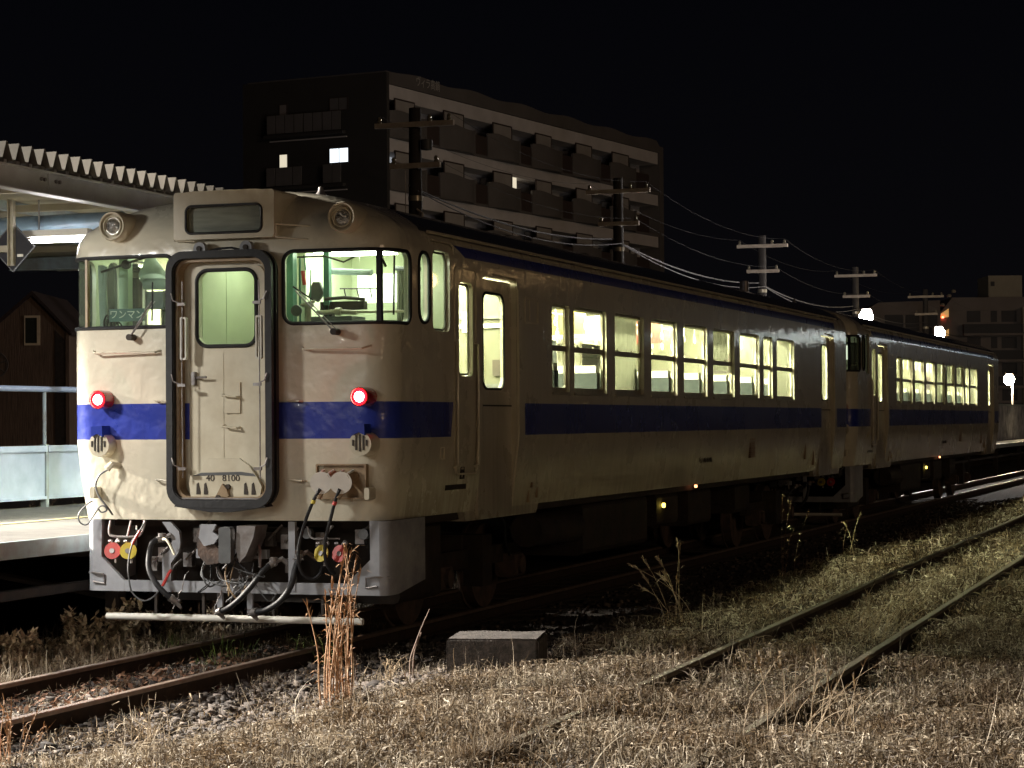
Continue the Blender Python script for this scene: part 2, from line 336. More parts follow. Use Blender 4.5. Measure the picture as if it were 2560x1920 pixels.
REDD = pm('red_poster', (.20, .03, .02), (.15, .02, .02), 3, .6); YELD = pm('yellow_poster', (.22, .17, .04), (.2, .15, .04), 3, .6)
def make_railcar(label):
    car = thing('railcar', (0, 0, 0), label, 'railcar', 'railcars of the parked train')
    # ---- body shell with real openings
    body = loft(0, ZS, 1.09, 3.94, 0).build('body', [PAINT, INTY, INT], car)
    inner = loft(.055, ZS, 1.22, 3.87, 0).build('x', [INTY])
    c = MB()
    for a, b_ in WIN: c.prism(rr((a+b_)/2, (WZ0+WZ1)/2, b_-a, WZ1-WZ0, .045, 3), -1.8, 1.7, 'x')
    for a, b_ in ((2.50, 3.46), (18.44, 19.46)): c.prism(rr((a+b_)/2, 2.13, b_-a, 2.22, .07, 3), -1.8, 1.7, 'x')      # passenger doorways
    c.prism(rr(2.065, 2.735, .36, .84, .07, 3), -1.8, 1.7, 'x')                                                       # crew door windows
    c.prism(rr(1.445, 3.045, .42, .70, .07, 3), -1.8, 1.7, 'x')
    c.prism(rr(1.02, 3.055, .25, .60, .11, 4), -1.8, 1.7, 'x')
    c.prism(rr(0, 2.875, .54, .63, .09, 4), -.2, .6, 'y')                                                             # end door window
    c.prism(rr(0, 3.62, .72, .24, .05, 3), -.2, .24, 'y')
    cut1 = c.build('x', [PAINT]); c2 = MB(); c3 = MB()
    for sg in (-1, 1):
        xe = 1.39 if sg > 0 else 1.50
        c2.prism([(sg*x, z) for x, z in [(.51+.09, FZ0), (xe, FZ0), (xe, FZ1), (.51+.09, FZ1)]+[(p, q) for p, q in rr(.96, (FZ0+FZ1)/2, .9, FZ1-FZ0, .09, 5)[12:24] if p < .7]], -.2, .62, 'y')
        L3 = rr(.1, (FZ0+FZ1)/2, 1.2, FZ1-FZ0, .09, 5); L3 = [(p, q) for p, q in L3 if p > .3]+[(-.1, FZ1), (-.1, FZ0)]
        c3.prism(L3, sg*1.30, sg*1.8, 'x')
    cut2 = c2.build('x', [PAINT]); cut3 = c3.build('x', [PAINT])
    for op in (inner, cut1, cut2, cut3):
        md = body.modifiers.new('b', 'BOOLEAN'); md.operation = 'DIFFERENCE'; md.solver = 'EXACT'; md.object = op
        md.material_mode = 'TRANSFER'
    dg = bpy.context.evaluated_depsgraph_get(); me = bpy.data.meshes.new_from_object(body.evaluated_get(dg))
    body.modifiers.clear(); body.data = me; me.name = 'body'
    for op in (inner, cut1, cut2, cut3): bpy.data.objects.remove(op)
    ci = [i for i, m in enumerate(me.materials) if m == INT][0] if INT in list(me.materials) else None
    for p in me.polygons:
        p.use_smooth = True
        if me.materials[p.material_index] == INTY and p.center.y < 1.8 and ci is not None: p.material_index = ci
    me.set_sharp_from_angle(angle=R(24))
    wn = body.modifiers.new('w', 'WEIGHTED_NORMAL'); wn.keep_sharp = True; wn.weight = 80
    # ---- front windscreens
    for sg in (-1, 1):
        SM, SE = (SMR, SER) if sg > 0 else (SML, SEL)
        g = MB(); g.tube(wrap_loop(sg*SX, sg*SE, FZ0, FZ1, .09, -.002), .017, 8, closed=True)
        fr = g.build('windscreen', RUB, car)
        x, y = plan(sg*SM, .0); MB().box(x-(.022 if sg > 0 else .011), x+(.022 if sg > 0 else .011), y-.015, y+.03, FZ0+.01, FZ1-.01).build('mullion', BROWN if sg < 0 else RUB, fr)
        wrap_glass('pane', sg*(SX+.005), sg*SM, FZ0+.005, FZ1-.005, .018, GLSD, fr)
        wrap_glass('pane', sg*SM, sg*(SE-.005), FZ0+.005, FZ1-.005, .018, GLSD, fr)
    # ---- small side windows of the cab
    for sg in (-1, 1):
        for nm, yc, zc, w_, h_, r_, gm in (('corner_window', 1.02, 3.055, .25, .60, .11, GLSD), ('cab_window', 1.445, 3.045, .42, .70, .07, GLS), ('crew_door_window', 2.065, 2.735, .36, .84, .07, GLS)):
            b = MB(); rub = nm == 'corner_window'
            if rub: b.tube([(sg*1.452, p, q) for p, q in rr(yc, zc, w_, h_, r_, 6)], .016, 8, closed=True)
            else: b.ring(rr(yc, zc, w_-.012, h_-.012, r_, 4), rr(yc, zc, w_-.05, h_-.05, r_, 4), sg*1.40, sg*1.415, 'x', 0)
            f_ = b.build(nm, RUB if rub else INTY, car)
            MB().box(sg*1.406, sg*1.410, yc-w_/2+.01, yc+w_/2-.01, zc-h_/2+.01, zc+h_/2-.01).build('pane', gm, f_)
    # ---- passenger windows: two sashes in an aluminium frame
    cache = {}; roof_line = [(1.38, 1.22), (1.38, 3.38), (1.32, 3.50), (1.15, 3.61), (.9, 3.72), (.6, 3.80), (0, 3.85), (-.6, 3.80), (-.9, 3.72), (-1.15, 3.61), (-1.32, 3.50), (-1.38, 3.38), (-1.38, 1.22)]
    for sg in (-1, 1):
        for a, b_ in WIN:
            wd = round(b_-a, 3)
            if (sg, wd) not in cache:
                f_ = MB(); y0, y1 = -wd/2, wd/2
                f_.ring(rr(0, 0, wd, WZ1-WZ0, .04, 3), rr(0, .018, wd-.055, WZ1-WZ0-.085, .03, 3), sg*1.385, sg*1.412, 'x')
                zm = WZM-(WZ0+WZ1)/2; f_.box(sg*1.380, sg*1.418, y0+.01, y1-.01, zm-.028, zm+.028)
                f_.box(sg*1.395, sg*1.462, y0-.01, y1+.01, -(WZ1-WZ0)/2-.012, -(WZ1-WZ0)/2+.012)
                for yy in (-.25*wd, .25*wd): f_.box(sg*1.375, sg*1.395, yy-.02, yy+.02, zm+.028, zm+.05)
                u, l = MB(), MB()
                u.box(sg*1.398, sg*1.402, y0+.02, y1-.02, zm+.02, .43); l.box(sg*1.392, sg*1.396, y0+.02, y1-.02, -.40, zm-.02)
                cache[(sg, wd)] = (f_.mesh('window_frame', ALU), u.mesh('sash', GLS), l.mesh('sash', GLS))
            fm, um, lm = cache[(sg, wd)]
            o = link('window', fm, car, ((0, (a+b_)/2, (WZ0+WZ1)/2))); link('upper_sash', um, o); link('lower_sash', lm, o)
    # ---- passenger doors, set back in their doorways
    for sg in (-1, 1):
        for yc, ww in ((2.98, .96), (18.95, 1.02)):
            d = MB(); out = rr(yc, 2.115, ww, 2.22, .06, 4); wy = yc-.04 if yc < 9 else yc+.02; inn = rr(wy, 2.655, .58 if yc < 9 else .5, .87, .10, 4)
            d.ring(out, inn, sg*1.365, sg*1.395, 'x'); door = d.build('passenger_door', PAINT, car)
            g = MB(); g.tube([(sg*1.397, p, q) for p, q in rr(wy, 2.655, .60 if yc < 9 else .52, .89, .11, 5)], .013, 6, closed=True); ga = g.build('gasket', RUB, door)
            MB().box(sg*1.376, sg*1.380, wy-.3, wy+.3, 2.2, 3.1).build('pane', GLS, door)
            MB().box(sg*1.395, sg*1.402, yc-ww/2+.01, yc+ww/2-.01, 2.045, 2.06).build('door_seam', BLK, door)
            MB().box(sg*1.395, sg*1.41, yc-ww/2+.02, yc-ww/2+.11, 1.77, 2.07).build('door_edge_strip', RUB, door)
            fr = MB(); fr.tube([(sg*1.455, yc+ww/2+.03, 3.16), (sg*1.458, yc+ww/2+.03, 2.2), (sg*1.452, yc+ww/2+.03, 1.75), (sg*1.40, yc+ww/2+.03, 1.3), (sg*1.365, yc+ww/2+.03, 1.03)], .014, 8)
            fr.tube([(sg*1.455, yc-.2, 3.27), (sg*1.455, yc+ww/2-.04, 3.26), (sg*1.455, yc+ww/2+.03, 3.16)], .010, 6); fr.build('door_guide', CREAM, car)
            st = MB()  # step box that hangs below the body line
            st.prism([(yc-ww/2-.32, 1.12), (yc-ww/2-.24, 1.0), (yc+ww/2+.82, 1.0), (yc+ww/2+.93, 1.12)], sg*1.06, sg*1.362, 'x'); st.build('door_step', PAINT, car)
            MB().box(sg*1.364, sg*1.372, yc-ww/2+.02, yc+ww/2-.02, 1.035, 1.06).build('step_edge', STEEL, car)
    # ---- handrails, gutters, small fittings along the side
    for sg in (-1, 1):
        for y in (1.76, 2.30): MB().tube([(sg*1.44, y, 2.62), (sg*1.48, y, 2.60), (sg*1.48, y, 1.9), (sg*1.472, y, 1.52), (sg*1.43, y, 1.50)], .012, 8).build('side_handrail', CREAM, car)
        MB().ring(rr(2.05, 2.36, .57, 1.86, .06, 4), rr(2.05, 2.36, .535, 1.825, .05, 4), sg*1.440, sg*1.456, 'x').build('crew_door_outline', CREAM, car)
        MB().tube([(sg*1.425, 1.18, 3.545), (sg*1.432, 1.4, 3.545), (sg*1.432, 19.8, 3.545)], .016, 6).build('rain_gutter', CREAM, car)
        MB().tube([(sg*1.452, 1.2, 3.475), (sg*1.455, 1.66, 3.475), (sg*1.456, 1.72, 3.45), (sg*1.456, 1.73, 3.38)], .009, 6).build('gutter_end', CREAM, car)
        b = MB().ring(rr(3.93, 2.98, .42, .26, .03), rr(3.93, 2.98, .38, .22, .02), sg*1.449, sg*1.455, 'x').box(sg*1.449, sg*1.453, 3.86, 3.89, 2.88, 3.08); b.build('destination_slot', CREAM, car)
        MB().box(sg*1.375, sg*1.404, 1.64, 2.16, 1.30, 1.345).build('step_slot', BLK, car)
        MB().ring(rr(2.03, 1.45, .10, .12, .01), rr(2.03, 1.45, .07, .09, .01), sg*1.39, sg*1.42, 'x').box(sg*1.39, sg*1.417, 2.0, 2.06, 1.44, 1.48).build('switch_box', BLK, car)
        MB().ring(rr(1.475, 1.63, .10, .11, .01), rr(1.475, 1.63, .08, .09, .01), sg*1.42, sg*1.443, 'x').build('inspection_cover', CREAM, car)
        b = MB(); [b.box(sg*1.40, sg*1.437-sg*.006*(k % 2), 13.46, 13.77, 1.38+.03*k, 1.405+.03*k) for k in range(9)]; b.build('side_vent', BROWN, car)
        for y, z, l in ((4.05, 1.28, .05), (4.0, 1.17, .12), (4.25, 1.2, .1)): MB().box(sg*1.35, sg*(Wz(z)+.012), y-.02, y+.02, z-l/2, z+l/2).build('latch', BROWN, car)
        for y, zz in ((18.0, 1.35), (17.3, 1.45)): MB().box(sg*1.35, sg*(Wz(zz)+.010), y-.03, y+.03, zz-.16, zz+.16).build('latch', BROWN, car)
    t = text('side_number', 'キハ40 8100', .115, BLK, car, (1.412, 11.0, 1.395), (R(90), 0, R(90)), 1.15)
    t.rotation_euler = (R(85), 0, R(90))
    # ---- front: gangway
    g = thing_part('gangway', car)
    for k, (a, b_, gr) in enumerate(((.035, .075, 0), (.085, .118, -.015), (.128, .165, 0), (.172, .205, -.012))):
        o = rr(-.012, 2.277, .975+2*gr, 2.15+2*gr, .16, 7); i = rr(-.012, 2.277, .86, 2.03, .12, 7)
        MB().ring(o, i, a, b_).build('gangway_bellows', RUB, g)
    MB().ring(rr(-.01, 2.277, .93, 2.10, .15, 6), rr(-.01, 2.277, .85, 2.02, .12, 6), .05, .26).build('gangway_sleeve', RUB, g)
    MB().ring(rr(-.01, 2.277, .846, 2.016, .11, 6), rr(-.01, 2.277, .80, 1.97, .10, 6), .09, .245).build('vestibule_lining', BROWN, g)
    MB().prism([(-.40, 1.245), (-.43, 1.21), (-.10, 1.165), (.08, 1.165), (.41, 1.21), (.38, 1.245)], .04, .2).build('gangway_sill', RUB, g)
    MB().box(-.385, .385, .05, .19, 1.272, 1.285).build('threshold_plate', STEEL, g)
    for x in (-.215, .215):
        b = MB(); b.prism([(x+.055*math.cos(R(a)), 3.375+.055*math.sin(R(a))) for a in range(0, 181, 20)]+[(x-.055, 3.31), (x+.055, 3.31)], .10, .16)
        b.disc((x, .097, 3.375), (0, 1, 0), .022, .02, 12, 1); b.build('hanger_lug', [GREY, BLK], g)
    MB().prism([(-.42, 3.27), (-.2, 3.35), (.2, 3.35), (.42, 3.27)], .12, .21).build('hood_top', GREYP, g)
    MB().tube([(-.17, .13, 3.345), (-.05, .12, 3.37), (.08, .12, 3.375), (.17, .13, 3.35)], .010, 6).build('hood_strap', RUB, g)
    for x in (-.375, .375):
        s_ = -1 if x < 0 else 1
        MB().tube([(x*.94, .06, 3.1), (x*.955, .055, 2.3), (x*.95, .06, 1.45)], .006, 6).build('hood_rod', STEEL, g)
        for z in (2.95, 2.27, 1.57):
            b = MB(); b.tube([(x*1.17, .02, z+.05), (x*1.12, .015, z-.01), (x*.93, .03, z-.04)], .006, 6); b.box(x*.93-.035, x*.93+.035, .02, .04, z-.055, z-.03); b.build('gangway_clip', STEEL, g)
        MB().ring(rr(x*.93, 2.62, .055, .36, .01, 2), rr(x*.93, 2.62, .035, .33, .01, 2), .055, .085).build('gate_bracket', WHITE, g)
    # end door
    dr = MB(); dr.ring(rr(0, 2.22, .70, 2.02, .09, 6), rr(0, 2.875, .54, .63, .09, 6), .176, .2); dr.box(.03, .30, .168, .18, 1.45, 2.50); dr.box(-.3, -.03, .172, .18, 1.45, 2.50)
    door = dr.build('end_door', CREAM, car)
    MB().tube([(p, .172, q) for p, q in rr(0, 2.875, .55, .64, .10, 7)], .017, 8, closed=True).build('gasket', RUB, door)
    MB().box(-.28, .28, .19, .194, 2.55, 3.2).build('pane', GLSD, door)
    MB().tube([(-.28, .17, 2.29), (-.25, .12, 2.29), (-.16, .115, 2.295)], .010, 6).box(-.315, -.28, .14, .175, 2.23, 2.34).build('door_handle', STEEL, door)
    for z in (2.13, 1.87): MB().tube([(-.02, .17, z+.02), (-.02, .12, z+.01), (.11, .12, z-.005), (.13, .17, z)], .009, 6).build('footstep', CREAM, door)
    MB().box(-.01, .13, .155, .17, 1.99, 2.25).build('notice_plate', CREAM, door)
    fp = MB(); fp.prism([(-.32, 1.285), (-.335, 1.40), (-.325, 1.47), (-.24, 1.49), (-.17, 1.61), (.13, 1.61), (.22, 1.55), (.29, 1.46), (.335, 1.38), (.32, 1.285)], .13, .165)
    fl = fp.build('folding_plate', CREAM, door)
    MB().prism([(-.30, 1.465), (-.22, 1.492), (.15, 1.50), (.26, 1.485), (.285, 1.462), (.1, 1.475)], .126, .13).build('worn_strip', GREYP, fl)
    for x in (-.25, -.18, .19, .26): MB().prism([(x-.016, 1.31), (x-.012, 1.40), (x+.004, 1.41), (x+.022, 1.33), (x+.02, 1.31)], .124, .132).build('slot', BLK, fl)
    b = MB(); b.prism([(-.08, 1.275), (-.01, 1.40), (.03, 1.36), (.05, 1.30), (.0, 1.27)], .09, .13).disc((.03, .12, 1.375), (0, 1, 0), .022, .03, 12, 1).disc((-.045, .09, 1.283), (0, 1, 0), .025, .02, 12, 1); b.build('latch_hook', [BROWN, BLK], fl)
    text('fleet_number', '40   8100', .075, BLK, fl, (-.02, .1275, 1.445), (R(90), 0, 0), 1.1)
    # destination box
    b = MB(); b.ring(rr(0, 3.655, .93, .40, .03, 4), rr(0, 3.62, .70, .23, .045, 4), .125, .19); b.ring(rr(0, 3.655, .93, .40, .03, 4), rr(0, 3.655, .90, .37, .03, 4), .19, .62)
    db = b.build('destination_box', CREAM, car)
    MB().prism([(-.455, 3.845), (-.3, 3.862), (.3, 3.862), (.455, 3.845), (.455, 3.80), (-.455, 3.80)], .128, 1.0).build('box_roof', CREAM, db)
    MB().tube([(p, .125, q) for p, q in rr(0, 3.62, .70, .23, .05, 5)], .012, 8, closed=True).build('gasket', RUB, db)
    MB().box(-.345, .345, .165, .175, 3.51, 3.73).build('destination_blind', pm('blank_blind', (.46, .42, .41), (.30, .27, .265), 2.5, .7, stretch=(1, 1, 7)), db)
    MB().box(-.345, .345, .14, .143, 3.51, 3.73).build('pane', GLS, db)
    for sg in (-1, 1):
        MB().tube([(sg*.46, .22, 3.57), (sg*.47, .15, 3.565), (sg*.47, .15, 3.455), (sg*.46, .21, 3.45)], .008, 6).tube([(sg*.47, .15, 3.565), (sg*.75, .28, 3.545)] if sg > 0 else [(sg*.47, .15, 3.565), (sg*.36, .15, 3.565)], .008, 6).tube([(sg*.47, .15, 3.455), (sg*.74, .24, 3.43)] if sg > 0 else [(sg*.47, .15, 3.455), (sg*.28, .15, 3.44)], .008, 6).build('roof_grab_rail', CREAM, car)
        # headlamps
        o = Vector((sg*1.065, .135, 3.60)); hl = MB().lathe([(.098, .25), (.125, .30), (.132, .06), (.128, .02), (.118, .0), (.106, .004), (.104, .035), (.088, .04), (.084, .012), (.078, .01), (.072, .03)], o, (0, 1, 0), 36).build('headlamp', CREAM, car)
        b = MB().lathe([(.0, .014), (.03, .016), (.055, .022), (.074, .034)][::-1], o, (0, 1, 0), 28); b.build('lens', HLENS, hl)
        # tail lamps
        tx = 1.235 if sg > 0 else -1.18; o = Vector((tx, .085, 2.115)); tl = MB().lathe([(.080, .24), (.082, .03), (.078, .004), (.070, 0), (.066, .006), (.064, .03)], o, (0, 1, 0), 30).build('tail_lamp', [REDG], car)
        MB().lathe([(.0, .008), (.03, .010), (.050, .016), (.0645, .028)][::-1], o, (0, 1, 0), 26).build('lens', LENS, tl)
        MB().lathe([(.0, -.004), (.030, .0), (.043, .007)][::-1], o, (0, 1, 0), 18).build('bulb', LENSC, tl)
        lamp('tail_lamp_light', 'POINT', (tx, .06, 2.115), 2.2, (1, .0, .01), .03, car)
        # marker lamps covered by a slotted disc, with a hood
        o = Vector((tx, .10, 1.728)); mk = MB().lathe([(.10, .2), (.102, .03), (.098, .005), (.0, .0)], o, (0, 1, 0), 32).build('marker_lamp', CREAM, car)
        for dx, h in ((-.06, .05), (-.032, .12), (.0, .14), (.032, .12), (.06, .05)):
            MB().box(o.x+dx-.007, o.x+dx+.007, .094, .104, o.z-h/2+.01, o.z+h/2+.01).build('slot', BLK, mk)
        MB().prism([(o.x-.055, 1.80), (o.x-.058, 1.885), (o.x+.05, 1.892), (o.x+.052, 1.80), (o.x+.0, 1.825)], .075, .22).build('hood', BLUE, mk)
    # grab rails on the face
    for a, b_ in ((-1.30, -.62), (.66, 1.28)):
        MB().tube([(a, .25, 2.535), (a+.05, .165, 2.515), (b_-.05, .165, 2.515), (b_, .25, 2.54)], .010, 8).build('face_grab_rail', CREAM, car)
    for x, z in ((-.62, 2.10), (-.62, 1.43), (.60, 2.09), (.62, 1.43)): MB().tube([(x-.07, .24, z), (x-.05, .17, z), (x+.06, .17, z-.005), (x+.08, .24, z-.01)], .008, 6).build('foot_rung', CREAM, car)
    for x in (-1.26, 1.28): MB().box(x-.022, x+.022, .13, .27, 1.27, 1.37, b=.015).build('lamp_bracket', CREAM, car)
    # wipers
    for px, tip, blade in (((.99, .15, 2.655), (.655, .13, 3.0), ((.63, .135, 3.035), (.81, .135, 2.92))), ((-.90, .15, 2.645), (-.68, .13, 2.945), ((-.67, .13, 3.11), (-.675, .13, 2.78)))):
        b = MB(); P = Vector(px); T = Vector(tip); b.tube([P, T], .007, 6); b.tube([P+Vector((.02, 0, .02)), T+Vector((.03, 0, -.0))], .004, 6); b.disc(P+Vector((0, .03, 0)), (0, 1, 0), .028, .1, 14, 1)
        wp = b.build('wiper', [STEEL, BLK], car); MB().tube([Vector(blade[0]), Vector(blade[1])], .007, 6).build('wiper_blade', RUB, wp)
    # jumper socket recess (right) and its two cables; left cable with clamp
    rc_ = MB(); rc_.box(.80, 1.24, .232, .236, 1.275, 1.56); rc_.ring(rr(1.02, 1.418, .45, .29, .01, 2), rr(1.02, 1.418, .425, .265, .01, 2), .20, .26); rcs = rc_.build('jumper_recess', [BROWN], car)
    for (x, j, c) in ((.90, [(.90, .05, 1.36), (.84, .06, 1.27), (.76, .07, 1.10), (.70, .07, .90), (.69, .08, .75), (.72, .11, .65), (.78, .15, .615), (.83, .18, .65), (.84, .22, .72)], YEL), (1.075, [(1.075, .05, 1.36), (1.03, .06, 1.26), (.98, .07, 1.10), (.935, .08, .95), (.92, .10, .80), (.94, .14, .70), (.96, .2, .66)], RED)):
        cp = MB().disc((x, .075, 1.41), (.25, -1, .15), .092, .018, 28).tube([(x-.02, .09, 1.49), (x-.03, .2, 1.51)], .012, 6).tube([(x+.05, .09, 1.48), (x+.06, .2, 1.51)], .012, 6).build('socket_cap', WHITE, rcs)
        MB().tube([(x, .08, 1.33), (x-.02, .06, 1.28)], .022, 8).tube([(x+.02, .1, 1.44), (x+.05, .23, 1.46)], .05, 12).build('plug', BROWN, rcs)
        MB().tube(spline(j), .015, 8).build('jumper_cable', RUB, rcs)
        MB().tube([j[1], tuple(Vector(j[1])+Vector((-.01, 0, -.03)))], .020, 8).build('cable_marker', c, rcs)
    cb = MB().tube([(-1.06, .24, 1.55), (-1.08, .14, 1.56), (-1.11, .12, 1.52)], .030, 8).build('cable_clamp', CREAM, car)
    MB().tube(spline([(-1.10, .12, 1.52), (-1.17, .10, 1.47), (-1.205, .10, 1.40), (-1.20, .11, 1.33), (-1.17, .12, 1.27), (-1.12, .14, 1.20), (-1.10, .2, 1.13)]), .0085, 6).tube(spline([(-1.27, .16, 1.25), (-1.31, .13, 1.22), (-1.37, .10, 1.14), (-1.36, .10, 1.07), (-1.30, .11, 1.05), (-1.25, .12, 1.11), (-1.18, .12, 1.20), (-1.13, .12, 1.205), (-1.12, .13, 1.17), (-1.17, .13, 1.155), (-1.21, .14, 1.19)]), .007, 6).build('loose_cable', GREYP, cb)
    # ---- cab inside
    cb = thing_part('cab', car)
    MB().prism(roof_line, 1.76, 1.80).build('bulkhead', INT, cb)
    b = MB().box(-.12, .06, 1.70, 1.76, 2.35, 2.62).disc((-.13, 1.74, 2.72), (0, 1, 0), .022, .05, 10).disc((.02, 1.74, 2.72), (0, 1, 0), .022, .05, 10).box(.22, .30, 1.70, 1.76, 2.60, 2.83); b.build('wall_box', GREYP, cb)
    MB().tube([(.285, 1.70, 2.85), (.285, 1.68, 3.03)], .018, 8).build('yellow_handle', YEL, cb)
    MB().box(-.02, .04, 1.66, 1.70, 2.42, 2.54).build('phone', WHITE, cb)
    MB().box(-.44, -.36, .45, 1.76, 1.3, 3.4).box(-.36, -.355, .9, 1.5, 2.3, 3.3).build('left_partition', INT, cb)
    MB().box(.40, .47, .75, 1.76, 1.3, 3.4).build('right_partition', INT, cb)
    MB().box(.44, .50, .42, .50, 2.4, 3.42).box(.70, .75, .60, .66, 2.75, 3.42).build('green_pillar', INTG, cb)
    MB().box(-1.26, -1.17, .62, .70, 2.5, 3.42).build('green_pillar', pm('pale_green', (.42, .52, .40), (.35, .45, .34), 3, .5), cb)
    MB().box(.55, 1.38, .45, .95, 2.45, 2.62).box(.60, 1.0, .5, .8, 2.62, 2.80).build('driving_desk', GREYP, cb)
    b = MB().box(.66, 1.06, .62, .70, 2.86, 2.93).box(.70, .78, .6, .66, 2.8, 2.9).tube([(.72, .58, 2.95), (.9, .58, 2.96), (1.08, .6, 2.94)], .015, 8); b.build('controller', BLK, cb)
    b = MB().tube([(.66, .55, 2.835), (.86, .56, 2.84), (1.02, .56, 2.83)], .020, 8).tube([(1.05, .5, 2.83), (1.40, .75, 2.84)], .012, 8).disc((.86, .55, 2.84), (1, 0, 0), .035, .05, 12); b.build('brake_pipe', CREAM, cb)
    b = MB().tube([(.60, .5, 2.72), (.6, .5, 2.9)], .03, 10).disc((.6, .5, 2.90), (0, 0, 1), .05, .03, 14).tube([(.55, .47, 2.9), (.68, .47, 2.93)], .012, 6); b.build('brake_valve', ALU, cb)
    b = MB().lathe([(.0, 0), (.045, 0), (.05, .02), (.045, .04)], (.535, .42, 2.85), (.2, -1, 0), 18); b.build('gauge', GREYP, cb)
    MB().tube([(.555, .5, 3.19), (.57, .5, 3.07)], .018, 8).build('red_handle', RED, cb)
    MB().tube([(.56, .55, 3.20), (.545, .55, 3.33)], .007, 6).tube([(.52, .52, 2.75), (.52, .52, 3.3)], .010, 6).tube([(.61, .52, 2.75), (.63, .5, 3.2)], .006, 6).build('conduit', INTG, cb)
    b = MB().prism([(.56, 2.98), (.60, 3.10), (.66, 3.10), (.70, 3.0), (.64, 2.93)], .6, .64).build('folded_cloth', GREYP, cb)
    MB().tube([(.70, .78, 3.20), (1.10, .70, 3.17)], .028, 12).build('sun_blind_roll', BLIND, cb)
    MB().box(.72, 1.12, 1.3, 1.32, 2.95, 3.2).build('white_panel', emat('board_glow', (1, 1, .82), 1.15), cb)  # glowing board stands in for the bright area behind the cab
    b = MB().tube([(.70, .95, 3.06), (1.1, .95, 3.05)], .006, 6); [b.tube([(x, .95, 3.06), (x+.02, .95, 2.97)], .006, 6) for x in (.74, .86, .98, 1.08)]; b.build('hook_rail', BLK, cb)
    MB().tube([(.55, .4, 3.30), (.8, .42, 3.30), (.95, .45, 3.25), (1.05, .45, 3.29)], .008, 6).build('inner_wiper_rod', BLK, cb)
    MB().tube([(1.28, .42, 3.33), (1.33, .46, 3.2)], .012, 6).tube([(1.39, .5, 3.3), (1.38, .5, 2.8)], .009, 6).build('mirror_stay', BLK, cb)
    b = MB(); n = 26; v = []
    for i in range(n+1):
        x = 1.15+.20*i/n; y = 1.15+.012*math.sin(i*1.9); v += [(x, y, 2.55), (x, y, 3.22)]
    b.add(v, [(2*i, 2*i+2, 2*i+3, 2*i+1) for i in range(n)], 0, True); b.build('side_curtain', CURT, cb)
    MB().tube([(1.13, 1.15, 3.235), (1.37, 1.15, 3.22)], .02, 8).build('curtain_rail', GREYP, cb)
    lp = MB().box(.54, 1.12, .70, 1.25, 3.362, 3.375).build('cab_ceiling_lamp', CABL, cb)
    MB().box(-1.15, -.7, 1.0, 1.2, 3.47, 3.49).box(-.2, .2, .9, 1.1, 3.52, 3.54).build('cab_ceiling_lamp', CABL, cb)
    # left side of the cab
    MB().lathe([(.11, 0), (.12, .05), (.03, .22), (.0, .24)], (-1.0, .75, 3.18), (-.25, .3, 1), 20).build('fan_guard', BLIND, cb)
    MB().tube([(-1.34, .45, 3.23), (-1.12, .45, 3.29), (-.88, .45, 3.355)], .010, 6).disc((-1.10, .46, 3.29), (0, 1, 0), .04, .04, 12).build('blind_arm', BLK, cb)
    MB().tube([(-1.1, .8, 3.14), (-.72, .8, 3.13)], .05, 12).build('sun_blind_roll', BLIND, cb)
    MB().box(-1.10, -.92, .8, .95, 2.92, 3.07).build('junction_box', GREYP, cb)
    MB().box(-1.2, -.72, 1.1, 1.4, 2.4, 2.78).box(-1.0, -.8, .95, 1.3, 2.78, 3.08).build('conductor_cabinet', INTY, cb)
    MB().tube([(-1.42, .60, 3.3), (-1.40, .60, 2.75)], .035, 10).tube([(-1.32, .5, 3.28), (-1.36, .55, 3.0), (-1.36, .55, 2.75)], .014, 8).build('rolled_curtain', BLIND, cb)
    b = MB(); [b.tube(spline([(-1.31+.035*k, .45, 2.73), (-1.30+.03*k, .43, 2.81), (-1.27+.035*k, .44, 2.85-.02*k), (-1.25+.035*k, .47, 2.75)], 5), .008, 6) for k in range(4)]; b.build('cable_loops', BLK, cb)
    sb = MB().box(-1.245, -.905, .42, .428, 2.795, 2.905).build('sign_board', pm('sign_green', (.03, .09, .085), (.025, .075, .07), 3, .5), cb)
    text('sign_lettering', 'ワンマン', .084, WHITE, sb, (-1.075, .416, 2.85), (R(90), R(1), 0), 1.0)
    MB().box(-1.3, -.55, .40, .60, 2.66, 2.73).build('window_shelf', INT, cb)
    # ---- saloon inside
    sl = thing_part('saloon', car)
    for y in (19.6,): MB().prism(roof_line, y, y+.03).build('partition', INTY, sl)
    for x0, y in ((-1.38, 4.3), (.5, 4.3), (-1.38, 17.), (.5, 17.)): MB().box(x0, x0+.88, y, y+.04, 1.22, 3.42).build('partition', INTY, sl)
    for x in (-.42, .42): MB().box(x-.05, x+.05, 1.95, 19.4, 3.515, 3.555).build('ceiling_tube', TUBE, sl)
    MB().box(-.25, .25, 2.7, 18.6, 3.56, 3.58).build('ceiling_duct', INTY, sl)
    for sg in (-1, 1):
        b = MB(); [b.tube([(sg*(1.08+.08*k), 4.4, 3.12), (sg*(1.08+.08*k), 16.9, 3.12)], .008, 6) for k in range(4)]; b.box(sg*1.04, sg*1.08, 4.4, 16.9, 3.10, 3.16); b.build('luggage_rack', ALU, sl)
    for k in range(8):
        for sg in (-1, 1):
            y = 4.95+1.5*k
            b = MB().prism([(y-.05, 1.5), (y-.07, 2.42), (y+.07, 2.42), (y+.05, 1.5)], sg*.45, sg*1.37, 'x').box(sg*.45, sg*1.37, y-.48, y+.48, 1.52, 1.66).box(sg*.5, sg*1.3, y-.3, y+.3, 1.22, 1.52)
            st_ = b.build('seat', SEAT, sl) if (k, sg) == (0, -1) else b.build('seat', SEAT, sl)
            MB().box(sg*.46, sg*1.36, y-.072, y+.072, 2.421, 2.50).build('headrest_cover', WHITE, st_)
